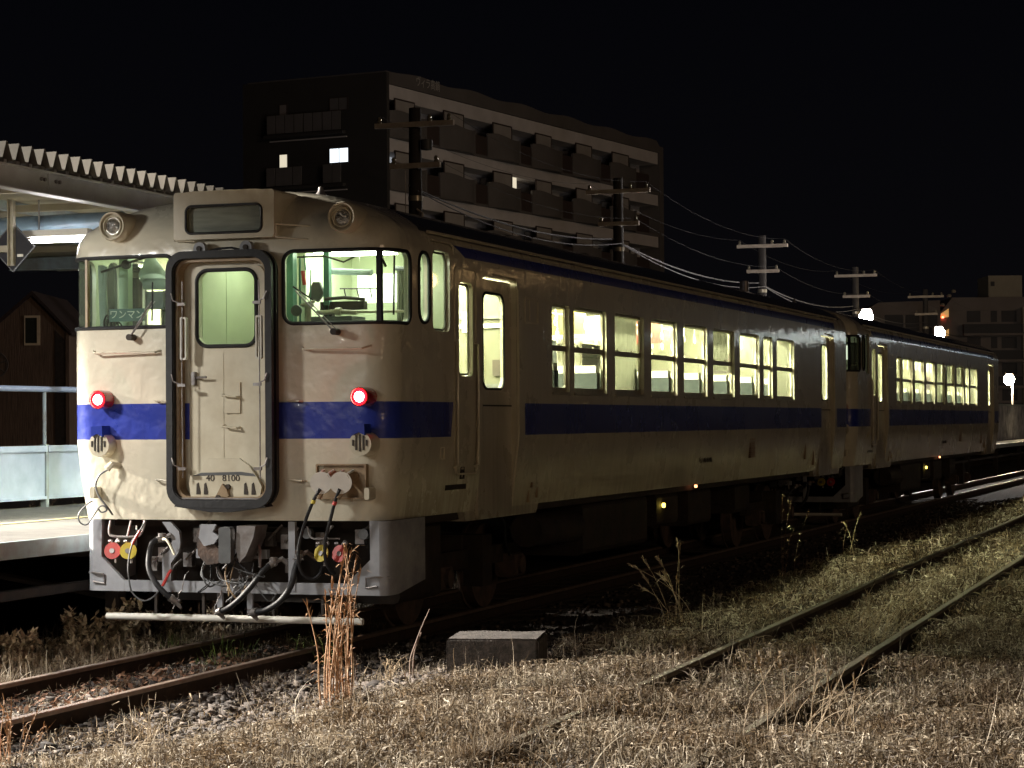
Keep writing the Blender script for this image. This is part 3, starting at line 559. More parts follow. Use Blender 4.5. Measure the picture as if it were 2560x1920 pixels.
    for a, b_, c_, d_, m_ in ((.72, .80, 2.42, 2.66, RUST), (.92, 1.02, 2.36, 2.52, BLK), (.62, 1.1, 2.12, 2.28, GREYP), (.60, .72, 2.8, 3.0, WHITE), (.56, 1.05, 2.93, 2.96, GREYP), (.56, 1.05, 2.84, 2.88, WHITE)): MB().box(a, b_, 4.27, 4.298, c_, d_).build('notice', m_, sl)
    for y, m_ in ((5.9, WHITE), (11.6, YELD), (13.4, WHITE), (15.5, REDD)): MB().box(-.9, -.35, y, y+.006, 3.05, 3.38).box(-.85, -.4, y-.004, y, 3.1, 3.2).build('hanging_poster', [m_], sl)
    for k in range(22):
        y = 4.6+.58*k
        for x in (-.55, .55): MB().tube([(x, y, 3.3), (x, y, 3.08)], .006, 5).tube([(x, y+.05*math.sin(a_), 3.03+.05*math.cos(a_)) for a_ in [i*PI/4 for i in range(8)]], .007, 5, closed=True).build('hand_strap', WHITE, sl)
    for x in (-.55, .55): MB().tube([(x, 4.4, 3.3), (x, 16.9, 3.3)], .010, 6).build('strap_rail', ALU, sl)
    for x, y in ((.5, 4.45), (-.5, 4.45), (.6, 2.4)): MB().tube([(x, y, 1.25), (x, y, 3.5)], .016, 8).build('stanchion', ALU, sl)
    MB().box(-.9, -.55, 3.3, 3.5, 2.3, 2.75).build('ticket_box', BLK, sl); MB().box(.25, .6, 15.9, 16.1, 2.6, 2.9).build('ticket_box', BLK, sl)
    MB().box(-1.0, -.85, 3.6, 3.64, 2.35, 2.75).build('fare_panel', RUST, sl)
    # ---- under the floor
    b = MB(); b.box(-1.30, 1.30, .6, 20.5, 1.02, 1.10)
    b.box(-.5, .5, .5, 20.6, .90, 1.02); b.build('underframe', BLK, car)
    for (x0, x1, y0, y1, z0, z1) in ((-1.1, 1.1, 1.3, 2.3, .32, 1.02), (-1.2, 1.22, 6.3, 8.9, .45, 1.02), (-1.15, 1.2, 9.4, 10.4, .62, 1.02), (-1.2, .2, 10.8, 13.2, .40, 1.02), (.45, 1.18, 11.0, 12.2, .55, 1.02), (-1.1, 1.15, 13.7, 14.6, .6, 1.02)):  # first box added to block light passing under the front
        MB().box(x0, x1, y0, y1, z0, z1, b=.06).box(x0+.05, x1-.05, y0-.02, y1+.02, z0+.12, z0+.15).build('underfloor_box', BLK, car)
    MB().tube([(1.15, 4.6, .8), (1.15, 6.1, .78)], .17, 14).build('air_tank', BLK, car)
    MB().disc((1.235, 9.6, .87), (1, 0, 0), .028, .03, 10).build('pilot_light', emat('yellow_pilot', (1, .75, .12), 6), car)
    MB().disc((1.36, 10.7, 1.07), (1, 0, 0), .018, .03, 10).build('pilot_light', emat('orange_pilot', (1, .35, .15), 5), car)
    MB().tube(spline([(1.30, 3.4, 1.0), (1.27, 3.6, .9), (1.25, 3.68, .75), (1.25, 3.8, .6)]), .012, 6).build('brake_hose', RUB, car)
    for yb in (3.85, 17.2):
        bg_ = MB().box(-.85, -.74, yb-1.45, yb+1.45, .48, .66).box(.74, .85, yb-1.45, yb+1.45, .48, .66).box(-.8, .8, yb-.2, yb+.2, .45, .8).box(.80, 1.0, yb-.14, yb+.14, .30, .8).box(-1.0, -.80, yb-.14, yb+.14, .30, .8)
        bg_ = bg_.build('bogie', BLK, car)
        for dy in (-1.05, 1.05):
            MB().tube([(-.5, yb+dy, .43), (.5, yb+dy, .43)], .07, 12).lathe([(.06, -.065), (.43, -.065), (.43, .05), (.455, .05), (.455, .075), (.40, .08), (.36, .03), (.1, .06), (.06, .08)][::-1], (.53, yb+dy, .43), (-1, 0, 0), 40).lathe([(.06, -.065), (.43, -.065), (.43, .05), (.455, .05), (.455, .075), (.40, .08), (.36, .03), (.1, .06), (.06, .08)][::-1], (-.53, yb+dy, .43), (1, 0, 0), 40).build('wheelset', RUST, bg_)
            for sg in (-1, 1): MB().box(sg*.76, sg*.98, yb+dy-.15, yb+dy+.15, .32, .56, b=.05).disc((sg*.99, yb+dy, .44), (1, 0, 0), .09, .05, 16).build('axle_box', RUST, bg_)
    # ---- front skirt, coupler and hoses
    sk = MB()
    for sg in (-1, 1):
        a = [(-1.33, 1.09), (-1.245, 1.09), (-1.25, .77), (-1.03, .565), (-1.03, .475), (-1.33, .475)]
        sk.prism([(sg*x, z) for x, z in a], .27, .31)
        P = [(1.33, .27), (1.375, .29), (1.40, .34), (1.405, .50), (1.395, 1.15)]; Q = [(x-.03 if i else x, y+.03 if i < 3 else y) for i, (x, y) in enumerate(P)]
        v = [(sg*x, y, z) for x, y in P for z in (.475+(.0 if y < 1 else .08), 1.09)]; sk.add(v, [(2*i, 2*i+2, 2*i+3, 2*i+1) for i in range(len(P)-1)], 0, True)
    sk.box(-1.03, 1.03, .272, .308, .475, .57)
    skirt = sk.build('front_skirt', GREY, car)
    MB().prism([(-.66, 1.07), (-.58, 1.07), (-.50, .99), (-.49, .90), (-.50, .82), (-.58, .72), (-.58, .57), (-.66, .57), (-.66, .76), (-.57, .86), (-.57, .95)], .262, .30).build('bent_post', GREY, skirt)
    MB().box(.515, .575, .262, .30, .50, 1.08).build('post', GREY, skirt)
    for x in (.10, -.18): MB().box(x, x+.05, .33, .36, .30, .50).build('snow_stay', GREY, skirt)
    for sg in (-1, 1): MB().tube([(sg*1.40, .33, .625), (sg*1.30, .24, .63), (sg*1.22, .25, .62), (sg*1.215, .26, .54), (sg*1.32, .25, .555)], .010, 6).build('grab_hook', STEEL, skirt)
    MB().tube([(-1.185, .25, .262), (1.19, .25, .262)], .030, 14).build('guard_pipe', WHITE, car)
    for x in (-.75, -.3, .35, .8): MB().box(x-.012, x+.012, .31, .34, .28, .50).build('pipe_stay', BLK, car)
    MB().box(-1.3, 1.3, 1.0, 1.04, .5, 1.05).build('dark_backing', BLK, car)  # black sheet added so the space behind the skirt stays dark
    # coupler
    cp = MB().box(-.16, .16, .35, 1.0, .74, .98, b=.05).prism([(-.24, .80), (-.26, .97), (-.21, 1.05), (-.12, 1.01), (-.135, .92), (-.05, .86), (-.04, .74), (-.16, .72)], .10, .36)
    cpl = cp.build('coupler', RUST, car)
    MB().prism([(.12, 1.05), (.29, 1.05), (.27, .95), (.20, .80), (.14, .74), (.11, .85)], .10, .34).build('coupler_guard', STEEL, cpl)
    MB().prism([(-.20, 1.06), (-.06, 1.06), (-.09, 1.0), (-.03, .96), (-.08, .90), (-.17, .88), (-.22, .95)], .07, .10).build('peeling_plate', GREY, cpl)
    MB().box(-.02, .09, .04, .12, .74, 1.04, b=.02).build('coupler_knuckle', GREYP, cpl); MB().box(-.32, -.23, .28, .36, .84, 1.05).build('carrier_post', GREYP, cpl)
    MB().box(-.36, .30, .30, .36, .765, .84).disc((-.30, .295, .80), (0, 1, 0), .012, .02, 8, 1).disc((.22, .295, .80), (0, 1, 0), .012, .02, 8, 1).build('coupler_carrier', [GREY, BLK], cpl)
    MB().tube([(-.12, .2, .70), (-.05, .2, .58), (.12, .2, .60), (.30, .22, .66)], .012, 6).tube([(.20, .3, .95), (.26, .25, .84), (.28, .2, .70)], .014, 6).build('uncoupling_rod', STEEL, cpl)
    # air cocks with round covers
    for x, m_, tl in ((-1.085, RED, .25), (-.935, YEL, .35), (.855, YEL, -.3), (1.02, RED, -.2)):
        ck = MB().disc((x, .17, .825), (tl, -1, .25), .072, .014, 26).build('cock_cover', m_, car)
        MB().tube([(x, .20, .86), (x+.01, .26, .92)], .020, 8).disc((x-.04, .2, .905), (1, 0, 0), .014, .03, 8).disc((x+.04, .2, .905), (1, 0, 0), .014, .03, 8).tube([(x+.02, .19, .755), (x+.02, .19, .72)], .012, 6).disc((x, .158, .826), (tl, -1, .25), .022, .012, 10).build('cock_body', STEEL, ck)
    MB().tube(spline([(-1.14, .24, 1.08), (-1.15, .23, .98), (-1.10, .22, .945), (-.90, .22, .945), (-.84, .23, .98), (-.81, .24, 1.08)], 5), .012, 8).tube([(-.97, .22, .95), (-.94, .23, 1.08)], .010, 6).build('air_pipe', STEEL, car)
    MB().tube(spline([(.70, .24, 1.04), (.74, .23, .95), (.86, .22, .95), (.92, .23, 1.05)], 5), .008, 6).tube([(.78, .22, .945), (1.0, .22, .945)], .007, 6).build('air_pipe', STEEL, car)
    for x in (.66, 1.17): MB().lathe([(.0, -.03), (.045, -.03), (.045, .03), (.0, .03)], (x, .34, .98), (0, 1, 0), 14).build('socket', GREYP, car)
    # big hoses
    for pts, r in (([(-.64, .22, .93), (-.70, .16, .90), (-.715, .13, .80), (-.70, .10, .68), (-.63, .09, .56), (-.55, .10, .475), (-.48, .14, .41)], .024), ([(.40, .22, .74), (.34, .15, .68), (.26, .10, .56), (.15, .08, .44), (.03, .10, .36), (-.08, .15, .325)], .024), ([(.64, .2, .80), (.635, .14, .70), (.61, .10, .56), (.53, .08, .44), (.40, .08, .36), (.24, .12, .325)], .026)):
        P = spline(pts, 6); b = MB().tube(P, r, 10); hz = b.build('air_hose', RUB, car)
        for q, d in ((P[1], P[3]-P[0]), (P[-2], P[-1]-P[-4])): 
            d = d.normalized(); MB().tube([q-d*.035, q-d*.01], r*1.45, 10).tube([q-d*.008, q+d*.03], r*1.2, 10).tube([q+d*.012+Vector((-r*1.9, 0, 0)), q+d*.012+Vector((r*1.9, 0, 0))], .008, 6).build('hose_coupling', STEEL, hz)
        q = P[0]; MB().tube([q, q+Vector((.06, .03, .03)), q+Vector((.12, .08, -.03))], .022, 8).disc(q+Vector((0, 0, .03)), (0, 0, 1), .034, .03, 10).build('hose_elbow', RUST if r > .025 else STEEL, hz)
        q = P[-1]; MB().tube([q, q+Vector((.05, .02, -.06))], [.026, .012], 8).tube([q+Vector((-.03, 0, -.02)), q+Vector((.05, .0, .01))], .010, 6).build('hose_end', STEEL, hz)
    MB().tube(spline([(-.60, .16, .93), (-.55, .13, .925), (-.50, .12, .86), (-.47, .12, .80)], 5), .011, 6).build('valve_handle', CREAM, car)
    # thin cables and chains
    P = spline([(-.80, .2, 1.06), (-.83, .16, .98), (-.88, .12, .86), (-.90, .10, .70), (-.885, .09, .58), (-.85, .08, .48), (-.76, .08, .415), (-.66, .08, .44), (-.57, .09, .54), (-.52, .12, .65), (-.49, .16, .70)], 6)
    cb_ = MB().tube(P, .0075, 6).build('earth_cable', GREYP, car); MB().tube(P[5:12], .013, 8).build('red_sleeve', RED, cb_); MB().tube(P[-13:-4], .013, 8).build('red_sleeve', RED, cb_)
    random.seed(3)
    for k in range(12):
        x0 = random.uniform(-.30, .25); x1 = x0+random.uniform(-.22, .22); z0 = random.uniform(.66, .92); z1 = random.uniform(.40, .72)
        P = spline([(x0, .2, z0), (x0+random.uniform(-.1, .1), .12, (z0+z1)/2+random.uniform(-.12, 0)), (x1+random.uniform(-.1, .1), .11, z1-random.uniform(.02, .12)), (x1, .22, z1)], 6)
        MB().tube(P, random.choice([.005, .006, .008]), 6).build('loose_wire', random.choice([RUB, RUB, BROWN, GREYP]), car)
    for x in (-.46, -.08, .02):
        b = MB(); q = Vector((x+.08, .20, .66))
        for i in range(10):
            q2 = q+Vector((random.uniform(-.03, .005), random.uniform(-.01, .008), -.032)); b.tube([q, q2], .006 if i % 2 else .0035, 5); q = q2
        b.build('safety_chain', STEEL, car)
    for x, z in ((-.70, .62), (-.85, .70), (-.76, .78), (.25, .92), (.40, .9), (.44, .70), (-.42, .95), (-.52, .74), (1.08, .95), (.72, .92)):
        MB().box(x-.04, x+.04, .45, .52, z-.06, z+.06).tube([(x, .42, z), (x+.1, .5, z+.12)], .012, 6).build('brake_fitting', STEEL, car)
    # roof vents
    for y in (7., 10., 13., 16.): MB().lathe([(.22, 0), (.22, .05), (.16, .09), (.0, .10)], (0, y, 3.91), (0, 0, 1), 20).build('roof_ventilator', BLK, car)
    for y in (19.9, ): 
        for x in (-.12, ): MB().tube([(x, y, 3.9), (x, y, 4.22)], .075, 14).build('exhaust_pipe', STEEL, car)
    MB().tube([(0, 2.15, 3.9), (0, 2.15, 3.98)], .035, 10).lathe([(.05, 0), (.055, .03), (.03, .06), (.02, .10), (.0, .11)], (0, 2.15, 3.98), (0, 0, 1), 14).build('horn', STEEL, car)
    # rear end gangway
    MB().ring(rr(0, 2.262, .966, 2.13, .16, 7), rr(0, 2.262, .80, 1.98, .12, 7), 20.88, 21.06).build('rear_gangway', RUB, car)
    MB().box(-.4, .4, 20.86, 20.87, 1.3, 3.2).build('rear_door', CREAM, car)
    return car
def thing_part(name, parent):
    o = bpy.data.objects.new(name, None); COL.objects.link(o); o.parent = parent; return o
def curtain(car, a, b_, z0, z1):
    m = MB(); n = 60; v = []
    for i in range(n+1):
        y = a+(b_-a)*i/n; x = 1.365+.010*math.sin(i*1.7+a)+.006*math.sin(i*.6); v += [(x, y, z0), (x, y, z1)]
    m.add(v, [(2*i, 2*i+2, 2*i+3, 2*i+1) for i in range(n)], 0, True); m.build('window_curtain', CURT, car)
def widen_left(car):
    bpy.context.view_layer.update()
    for o in car.children:
        if o.type == 'MESH' and o.name != 'body':
            bb = [o.matrix_world @ Vector(c) for c in o.bound_box]
            if max(v.x for v in bb) < -1.0 and min(v.y for v in bb) > .8: o.location.x -= .13
car1 = make_railcar('near cream railcar with blue band, lit red tail lamps and black gangway')
widen_left(car1)
car2 = copy_tree(car1, None, skip=('cab_ceiling_lamp', 'jumper_cable', 'tail_lamp_light', 'text'))
car2.location = (0, 21.22, 0)
car2['label'] = 'far cream railcar with lit windows, coupled behind the near one'
for o in list(car2.children):
    if o.name.startswith('tail_lamp'):
        for c in o.children: c.data = c.data.copy(); c.data.materials.clear(); c.data.materials.append(REDG)
for i, z0, z1 in ((2, 2.22, 3.06), (5, 2.55, 3.06)): curtain(car1, WIN[i][0]+.03, WIN[i][1]-.03, z0, z1)
for i, z0, z1 in ((4, 2.22, 3.06), (5, 2.66, 3.06), (6, 2.66, 3.06)): curtain(car2, WIN[i][0]+.03, WIN[i][1]-.03, z0, z1)


# ================================================================ SETTING
def gz(x, y):
    """height of the ground"""
    x = np.asarray(x, float); y = np.asarray(y, float)
    h = np.interp(x, [-60, -4, -1.6, -.9, .9, 1.5, 2.4, 3.6, 4.3, 5.4, 6.5, 12, 60], [-.35, -.35, -.30, -.155, -.155, -.17, -.06, .02, .02, .02, .06, .10, .1])
    h = h+np.interp(y, [-6, -1.4], [.075, 0.])*np.interp(x, [2.6, 3.6], [0, 1])
    return h+.018*np.sin(x*2.1+y*.7)*np.sin(y*1.3)*(np.abs(x) > 1.1)+.008*np.sin(x*7.3+1)*np.sin(y*6.1)
X2 = lambda y: 4.28-.0155*y            # left rail of the second track
G = .56
GRAVEL_G = pm('stony_soil', (.075, .06, .045), (.035, .028, .022), 12, .95, bump=1., bscale=40, bdist=.02)
xs = np.concatenate([np.linspace(-400, -12, 14), np.linspace(-10, 14, 97), np.linspace(16, 400, 14)]); ys = np.concatenate([np.linspace(-60, -11, 8), np.linspace(-10, 30, 160), np.linspace(31, 90, 40), np.linspace(100, 800, 15)])
XX, YY = np.meshgrid(xs, ys); V = np.stack([XX, YY, gz(XX, YY)], -1).reshape(-1, 3); nx, ny_ = len(xs), len(ys)
F = [(j*nx+i, j*nx+i+1, (j+1)*nx+i+1, (j+1)*nx+i) for j in range(ny_-1) for i in range(nx-1)]
me = bpy.data.meshes.new('ground'); me.from_pydata(V.tolist(), [], F); me.materials.append(GRAVEL_G); me.polygons.foreach_set('use_smooth', [True]*len(F))
link('ground', me, kind='structure')

# ---------------------------------------------------------------- tracks
RAILT = pm('rail_head', (.36, .27, .22), (.24, .17, .13), 9, .38, .6); RAILR = pm('rail_rust', (.05, .028, .018), (.028, .018, .014), 9, .85, bump=.3, bscale=30)
RAILD = pm('disused_rail', (.17, .14, .10), (.10, .075, .05), 12, .6, .2, bump=.3, bscale=50)
WOOD = pm('sleeper_wood', (.10, .08, .06), (.05, .04, .03), 3, .9, bump=.6, bscale=12, stretch=(1, 14, 14))
RP = [(-.0625, -.15), (.0625, -.15), (.0625, -.138), (.012, -.125), (.010, -.045), (.033, -.032), (.0335, -.006), (.028, 0), (-.028, 0), (-.0335, -.006), (-.033, -.032), (-.010, -.045), (-.012, -.125), (-.0625, -.138)]
def rail(xf, z0, y0, y1, parent, mats):
    b = MB(); v = []; n = len(RP)
    for y in (y0, y1): v += [(xf(y)+x, y, z0+z) for x, z in RP]
    f = [tuple(range(n)), tuple(range(2*n-1, n-1, -1))]+[(i, i+n, (i+1) % n+n, (i+1) % n) for i in range(n)]
    b.add(v, f, 1); 
    for i in (5, 6, 7, 8): b.m[2+i] = 0
    return b.build('rail', mats, parent)
tr = thing('railway_track', (0, 0, 0), 'worn railway track that the cream railcars stand on', 'railway track', 'railway tracks')
for s in (-.5335-.0325, .5335+.0325): rail(lambda y: s, 0, -14, 150, tr, [RAILT, RAILR])
for k in range(75):
    y = -9.8+.68*k+random.uniform(-.03, .03)
    MB().box(-1.05, 1.05, y-.10, y+.10, -.30, -.142+random.uniform(-.004, .004)).build('sleeper', WOOD, tr)
tr2 = thing('railway_track', (0, 0, 0), 'overgrown disused track half buried in the dry grass', 'railway track', 'railway tracks')
rail(lambda y: X2(y), .15, -9, 90, tr2, [RAILD, RAILR]); rail(lambda y: X2(y)+1.15, .15, -9, 90, tr2, [RAILD, RAILR])

# ---------------------------------------------------------------- numpy scatter helpers
camp = np.array(cam.location[:]) ; cr_, cu_, cf_ = (np.array(v[:]) for v in (r2, u2, fw))
def seen(x, y, z, m=1.25):
    v = np.stack([x, y, z], -1)-camp; d = v@cf_; a = (v@cr_)/np.maximum(d, .1)*5629.7; b = (v@cu_)/np.maximum(d, .1)*5629.7
    return (d > 2) & (np.abs(a) < 1280*m) & (np.abs(b) < 960*m), d
def np_mesh(name, V, Fq, mat_, smooth=False, kind='stuff', **k):
    me = bpy.data.meshes.new(name); n = len(V); m, q = Fq.shape
    me.vertices.add(n); me.vertices.foreach_set('co', V.astype(np.float32).ravel())
    me.loops.add(m*q); me.loops.foreach_set('vertex_index', Fq.astype(np.int32).ravel())
    me.polygons.add(m); me.polygons.foreach_set('loop_start', np.arange(0, m*q, q, dtype=np.int32))
    if smooth: me.polygons.foreach_set('use_smooth', np.ones(m, bool))
    me.materials.append(mat_); me.update(calc_edges=True); return link(name, me, kind=kind, **k)
def straw(name, stops, rough=.7, tr=.25):
    m, nt, b = nmat(name); L = nt.links; ge = nt.nodes.new('ShaderNodeNewGeometry'); cr = nt.nodes.new('ShaderNodeValToRGB')
    el = cr.color_ramp.elements; el[0].position = stops[0][0]; el[0].color = (*stops[0][1], 1); el[1].position = stops[1][0]; el[1].color = (*stops[1][1], 1)
    for p, c in stops[2:]: e = el.new(p); e.color = (*c, 1)
    L.new(ge.outputs['Random Per Island'], cr.inputs[0]); L.new(cr.outputs[0], b.inputs['Base Color']); b.inputs['Roughness'].default_value = rough
    b.inputs['Subsurface Weight'].default_value = 0; b.inputs['Specular IOR Level'].default_value = .3
    out = nt.nodes['Material Output']; t = nt.nodes.new('ShaderNodeBsdfTranslucent'); L.new(cr.outputs[0], t.inputs[0]); mx = nt.nodes.new('ShaderNodeMixShader'); mx.inputs[0].default_value = tr
    L.new(b.outputs[0], mx.inputs[1]); L.new(t.outputs[0], mx.inputs[2]); L.new(mx.outputs[0], out.inputs[0]); return m
def straw_patchy(name, stops):
    m = straw(name, stops); nt = m.node_tree; L = nt.links; cr = [n for n in nt.nodes if n.type == 'VALTORGB'][0]
    tc = nt.nodes.new('ShaderNodeTexCoord'); n = node(nt, 'ShaderNodeTexNoise', Scale=1.6, Detail=4., Roughness=.6); L.new(tc.outputs['Object'], n.inputs['Vector'])
    r = nt.nodes.new('ShaderNodeValToRGB'); r.color_ramp.elements[0].position = .40; r.color_ramp.elements[0].color = (.46, .38, .30, 1); r.color_ramp.elements[1].position = .60; r.color_ramp.elements[1].color = (1, 1, 1, 1); L.new(n.outputs[0], r.inputs[0])
    mx = nt.nodes.new('ShaderNodeMix'); mx.data_type = 'RGBA'; mx.blend_type = 'MULTIPLY'; mx.inputs[0].default_value = 1; tg = [l.to_socket for l in cr.outputs[0].links]
    L.new(cr.outputs[0], mx.inputs[6]); L.new(r.outputs[0], mx.inputs[7])
    for s in tg: L.new(mx.outputs[2], s)
    return m
STRAW = straw_patchy('dry_grass_blades', [(0, (.07, .05, .036)), (.3, (.15, .115, .08)), (.55, (.29, .235, .17)), (.80, (.50, .43, .33)), (1, (.82, .74, .61))])
GREENB = straw('green_blades', [(0, (.05, .08, .02)), (.6, (.12, .17, .04)), (1, (.24, .26, .09))])
STONE = straw('ballast_stones', [(0, (.022, .018, .017)), (.5, (.055, .045, .04)), (.85, (.11, .09, .08)), (1, (.22, .18, .15))], .9, 0)
LEAF = straw('fallen_leaves', [(0, (.10, .05, .03)), (.5, (.20, .10, .06)), (1, (.34, .20, .13))], .8, .2)

def blades(x, y, z, L, w, seg=4, lean=None, curl=2.4, side=2.0, z0=0.):
    """curled grass ribbons as one big mesh"""
    n = len(x); az = rng.uniform(0, 2*PI, n); el = rng.uniform(.0, 1.25, n) if lean is None else lean
    cu = rng.normal(0, curl, n)-rng.uniform(0, 1.2, n); sd = rng.normal(0, side, n)
    P = np.stack([x, y, z+z0], -1); pts = [P]
    for k in range(seg):
        e = el+cu*(k/seg); a = az+sd*(k/seg)
        st = np.stack([np.cos(e)*np.cos(a), np.cos(e)*np.sin(a), np.sin(e)], -1)*(L/seg)[:, None]
        nxt = pts[-1]+st; fl = np.maximum(nxt[:, 2], z+.004); nxt[:, 2] = fl; pts.append(nxt)
    wa = az+rng.uniform(.8, 2.3, n); W = np.stack([np.cos(wa), np.sin(wa), rng.normal(0, .3, n)], -1)*w[:, None]*.5
    V = []
    for k, p in enumerate(pts):
        t = 1-.75*(k/seg)**2; V += [p-W*t, p+W*t]
    V = np.stack(V, 1); m = V.shape[1]; base = (np.arange(n)*m)[:, None]
    Fq = np.concatenate([base+np.array([2*k, 2*k+1, 2*k+3, 2*k+2]) for k in range(seg)])
    return V.reshape(-1, 3), Fq
def patch(x0, x1, y0, y1, dens, keep=None, clump=0.):
    n = int((x1-x0)*(y1-y0)*dens); x = rng.uniform(x0, x1, n); y = rng.uniform(y0, y1, n)
    if clump:
        f = np.sin(x*3.1+1.3*np.sin(y*2.3))*np.sin(y*2.7+1.1*np.sin(x*1.9))+.5*np.sin(x*8.3+y*5.1)*np.sin(y*9.2-x*3)
        k = rng.uniform(-1.4, 1.4, n) < f+clump; x, y = x[k], y[k]
    z = gz(x, y); s, d = seen(x, y, z+.05); 
    if keep is not None: s &= keep(x, y)
    return x[s], y[s], z[s], d[s]
def off_rails(x, y, near=.075):
    a = np.abs(x-X2(y)); b = np.abs(x-X2(y)-1.15); lim = np.where((y < -2.) & (np.sin(y*3.1)+np.sin(y*1.7) > -.1), 0, np.interp(y, [6, 20], [near, .05]))
    side = np.interp(y, [-2.6, -2.2, 5, 10], [.0, .075, .06, .03])   # the near side of each rail stays a little open
    return (a > lim) & (b > lim) & ~((x > X2(y)) & (x-X2(y) < side) & (np.sin(y*5.)+np.sin(y*2.3+1) > -.6)) & ~((x > X2(y)+1.15) & (x-X2(y)-1.15 < side) & (np.sin(y*4.1)+np.sin(y*1.9+2) > -.6))
def tangle(x, y, z, L, w, seg, ztop):
    """loose strands that wander through the mat of dead grass"""
    n = len(x); az = rng.uniform(0, 2*PI, n); el = rng.normal(.25, .5, n); ta = rng.normal(0, 5., n); te = rng.normal(0, 3.5, n); P = np.stack([x, y, z+rng.uniform(0, .8, n)*ztop], -1); pts = [P]
    for k in range(seg):
        e = el+te*k/seg+rng.normal(0, .25, n); a = az+ta*k/seg+rng.normal(0, .25, n)
        q = pts[-1]+np.stack([np.cos(e)*np.cos(a), np.cos(e)*np.sin(a), np.sin(e)*.8], -1)*(L/seg)[:, None]; q[:, 2] = np.clip(q[:, 2], z+.004, z+ztop*1.25+.02); pts.append(q)
    W = np.stack([rng.normal(0, 1, n), rng.normal(0, 1, n), rng.normal(0, 1, n)], -1); W /= np.linalg.norm(W, axis=1)[:, None]; W *= w[:, None]*.5; V = []
    for k, p in enumerate(pts): t = 1-.7*(k/seg)**2; V += [p-W*t, p+W*t]
    V = np.stack(V, 1); m = V.shape[1]; base = (np.arange(n)*m)[:, None]
    return V.reshape(-1, 3), np.concatenate([base+np.array([2*k, 2*k+1, 2*k+3, 2*k+2]) for k in range(seg)])
allV, allF, off = [], [], 0
def addb(res):
    global off
    V, Fq = res; allV.append(V); allF.append(Fq+off); off += len(V)
edge_x = lambda y: np.interp(y, [-8, -4.5, -2.5, -1, 1, 3, 8, 20, 60], [1.5, 1.9, 2.15, 2.35, 2.7, 2.75, 2.65, 2.6, 2.6])+.12*np.sin(y*3.7)
right = lambda x, y: (x > edge_x(y)) & off_rails(x, y)
hs = lambda x, y: .74+.48*np.sin(x*1.7+np.sin(y*1.1)*2)*np.sin(y*1.5+1)
for (y0, y1, x1, dens, L0, L1, w0, w1) in ((-9, -2, 8.6, 2600, .07, .20, .005, .0115), (-2, 4, 11, 1700, .07, .20, .006, .013), (4, 12, 14, 800, .09, .22, .009, .018), (12, 28, 18, 300, .12, .26, .014, .028), (28, 70, 34, 45, .2, .4, .03, .06)):
    x, y, z, d = patch(1.3, x1, y0, y1, dens, right, clump=.55); n = len(x)
    L = rng.uniform(L0, L1, n)*hs(x, y); near_r = (np.abs(x-X2(y)) < .16) | (np.abs(x-X2(y)-1.15) < .16); L = np.where(near_r & (y > -2.2), L*.6, L)
    k = rng.uniform(0, 1, n) < (.22 if y0 < 4 else .4); q = ~k
    addb(blades(x[k], y[k], z[k], L[k], rng.uniform(w0, w1, k.sum()), 6 if y0 < 4 else 4))
    zt = .11*hs(x, y)*np.where(near_r & (y > -2.2), .5, 1)
    addb(tangle(x[q], y[q], z[q], 1.5*L[q]+.03, rng.uniform(w0, w1, q.sum()), 8 if y0 < 4 else 5, zt[q]))
for xo in (0, 1.15):   # grass lying over the buried part of the second track
    n = 9000; y = rng.uniform(-8.5, -1.9, n); x = X2(y)+xo+rng.normal(0, .055, n); k = (np.sin(y*3.1+xo*4)+np.sin(y*1.7+xo) > -.1) | (y < -6.8); x, y = x[k], y[k]
    addb(blades(x, y, gz(x, y), rng.uniform(.05, .14, len(x)), rng.uniform(.0035, .0065, len(x)), 6, rng.uniform(0, 1, len(x)), z0=rng.uniform(.0, .07, len(x))))
# taller wisps standing out of the mat
for (y0, y1, x1, dens) in ((-9, -2, 8, 22), (-2, 8, 12, 9), (8, 30, 16, 3)):
    x, y, z, d = patch(1.8, x1, y0, y1, dens, right); n = len(x)
    addb(blades(x, y, z, rng.uniform(.22, .48, n), rng.uniform(.004, .008, n)*np.maximum(1, d/22), 6, rng.uniform(.3, 1.2, n), 1.3, .6))
# sparse tufts on the ballast shoulder, between the rails and on the left
x, y, z, d = patch(.7, 2.6, -8, .8, 520, lambda x, y: (x < edge_x(y)+.1) & (np.sin(x*5+y*3)+np.sin(y*4.3-x*2) > .55)); addb(blades(x, y, z, rng.uniform(.06, .17, len(x)), rng.uniform(.003, .006, len(x)), 5))
x, y, z, d = patch(-.5, .5, -8, 4, 420, lambda x, y: (np.sin(x*4+y*2.1)+np.sin(y*3.3-x) > .35)); addb(blades(x, y, z, rng.uniform(.05, .17, len(x)), rng.uniform(.003, .006, len(x)), 4))
x, y, z, d = patch(-3.4, -.72, -3, 9, 1100, None, clump=.6); addb(blades(x, y, z, rng.uniform(.10, .36, len(x)), rng.uniform(.005, .010, len(x)), 6, rng.uniform(.3, 1.4, len(x)), 1.4, 1.))
x, y, z, d = patch(-1.6, -.68, -5, 5, 900, None, clump=.3); addb(tangle(x, y, z, rng.uniform(.10, .30, len(x)), rng.uniform(.005, .010, len(x)), 7, np.full(len(x), .12)))
x, y, z, d = patch(.68, 2.8, -8.5, 2, 330, lambda x, y: x < edge_x(y)+.2, clump=.3); addb(tangle(x, y, z+.015, rng.uniform(.05, .20, len(x)), rng.uniform(.003, .007, len(x)), 6, np.full(len(x), .04)))
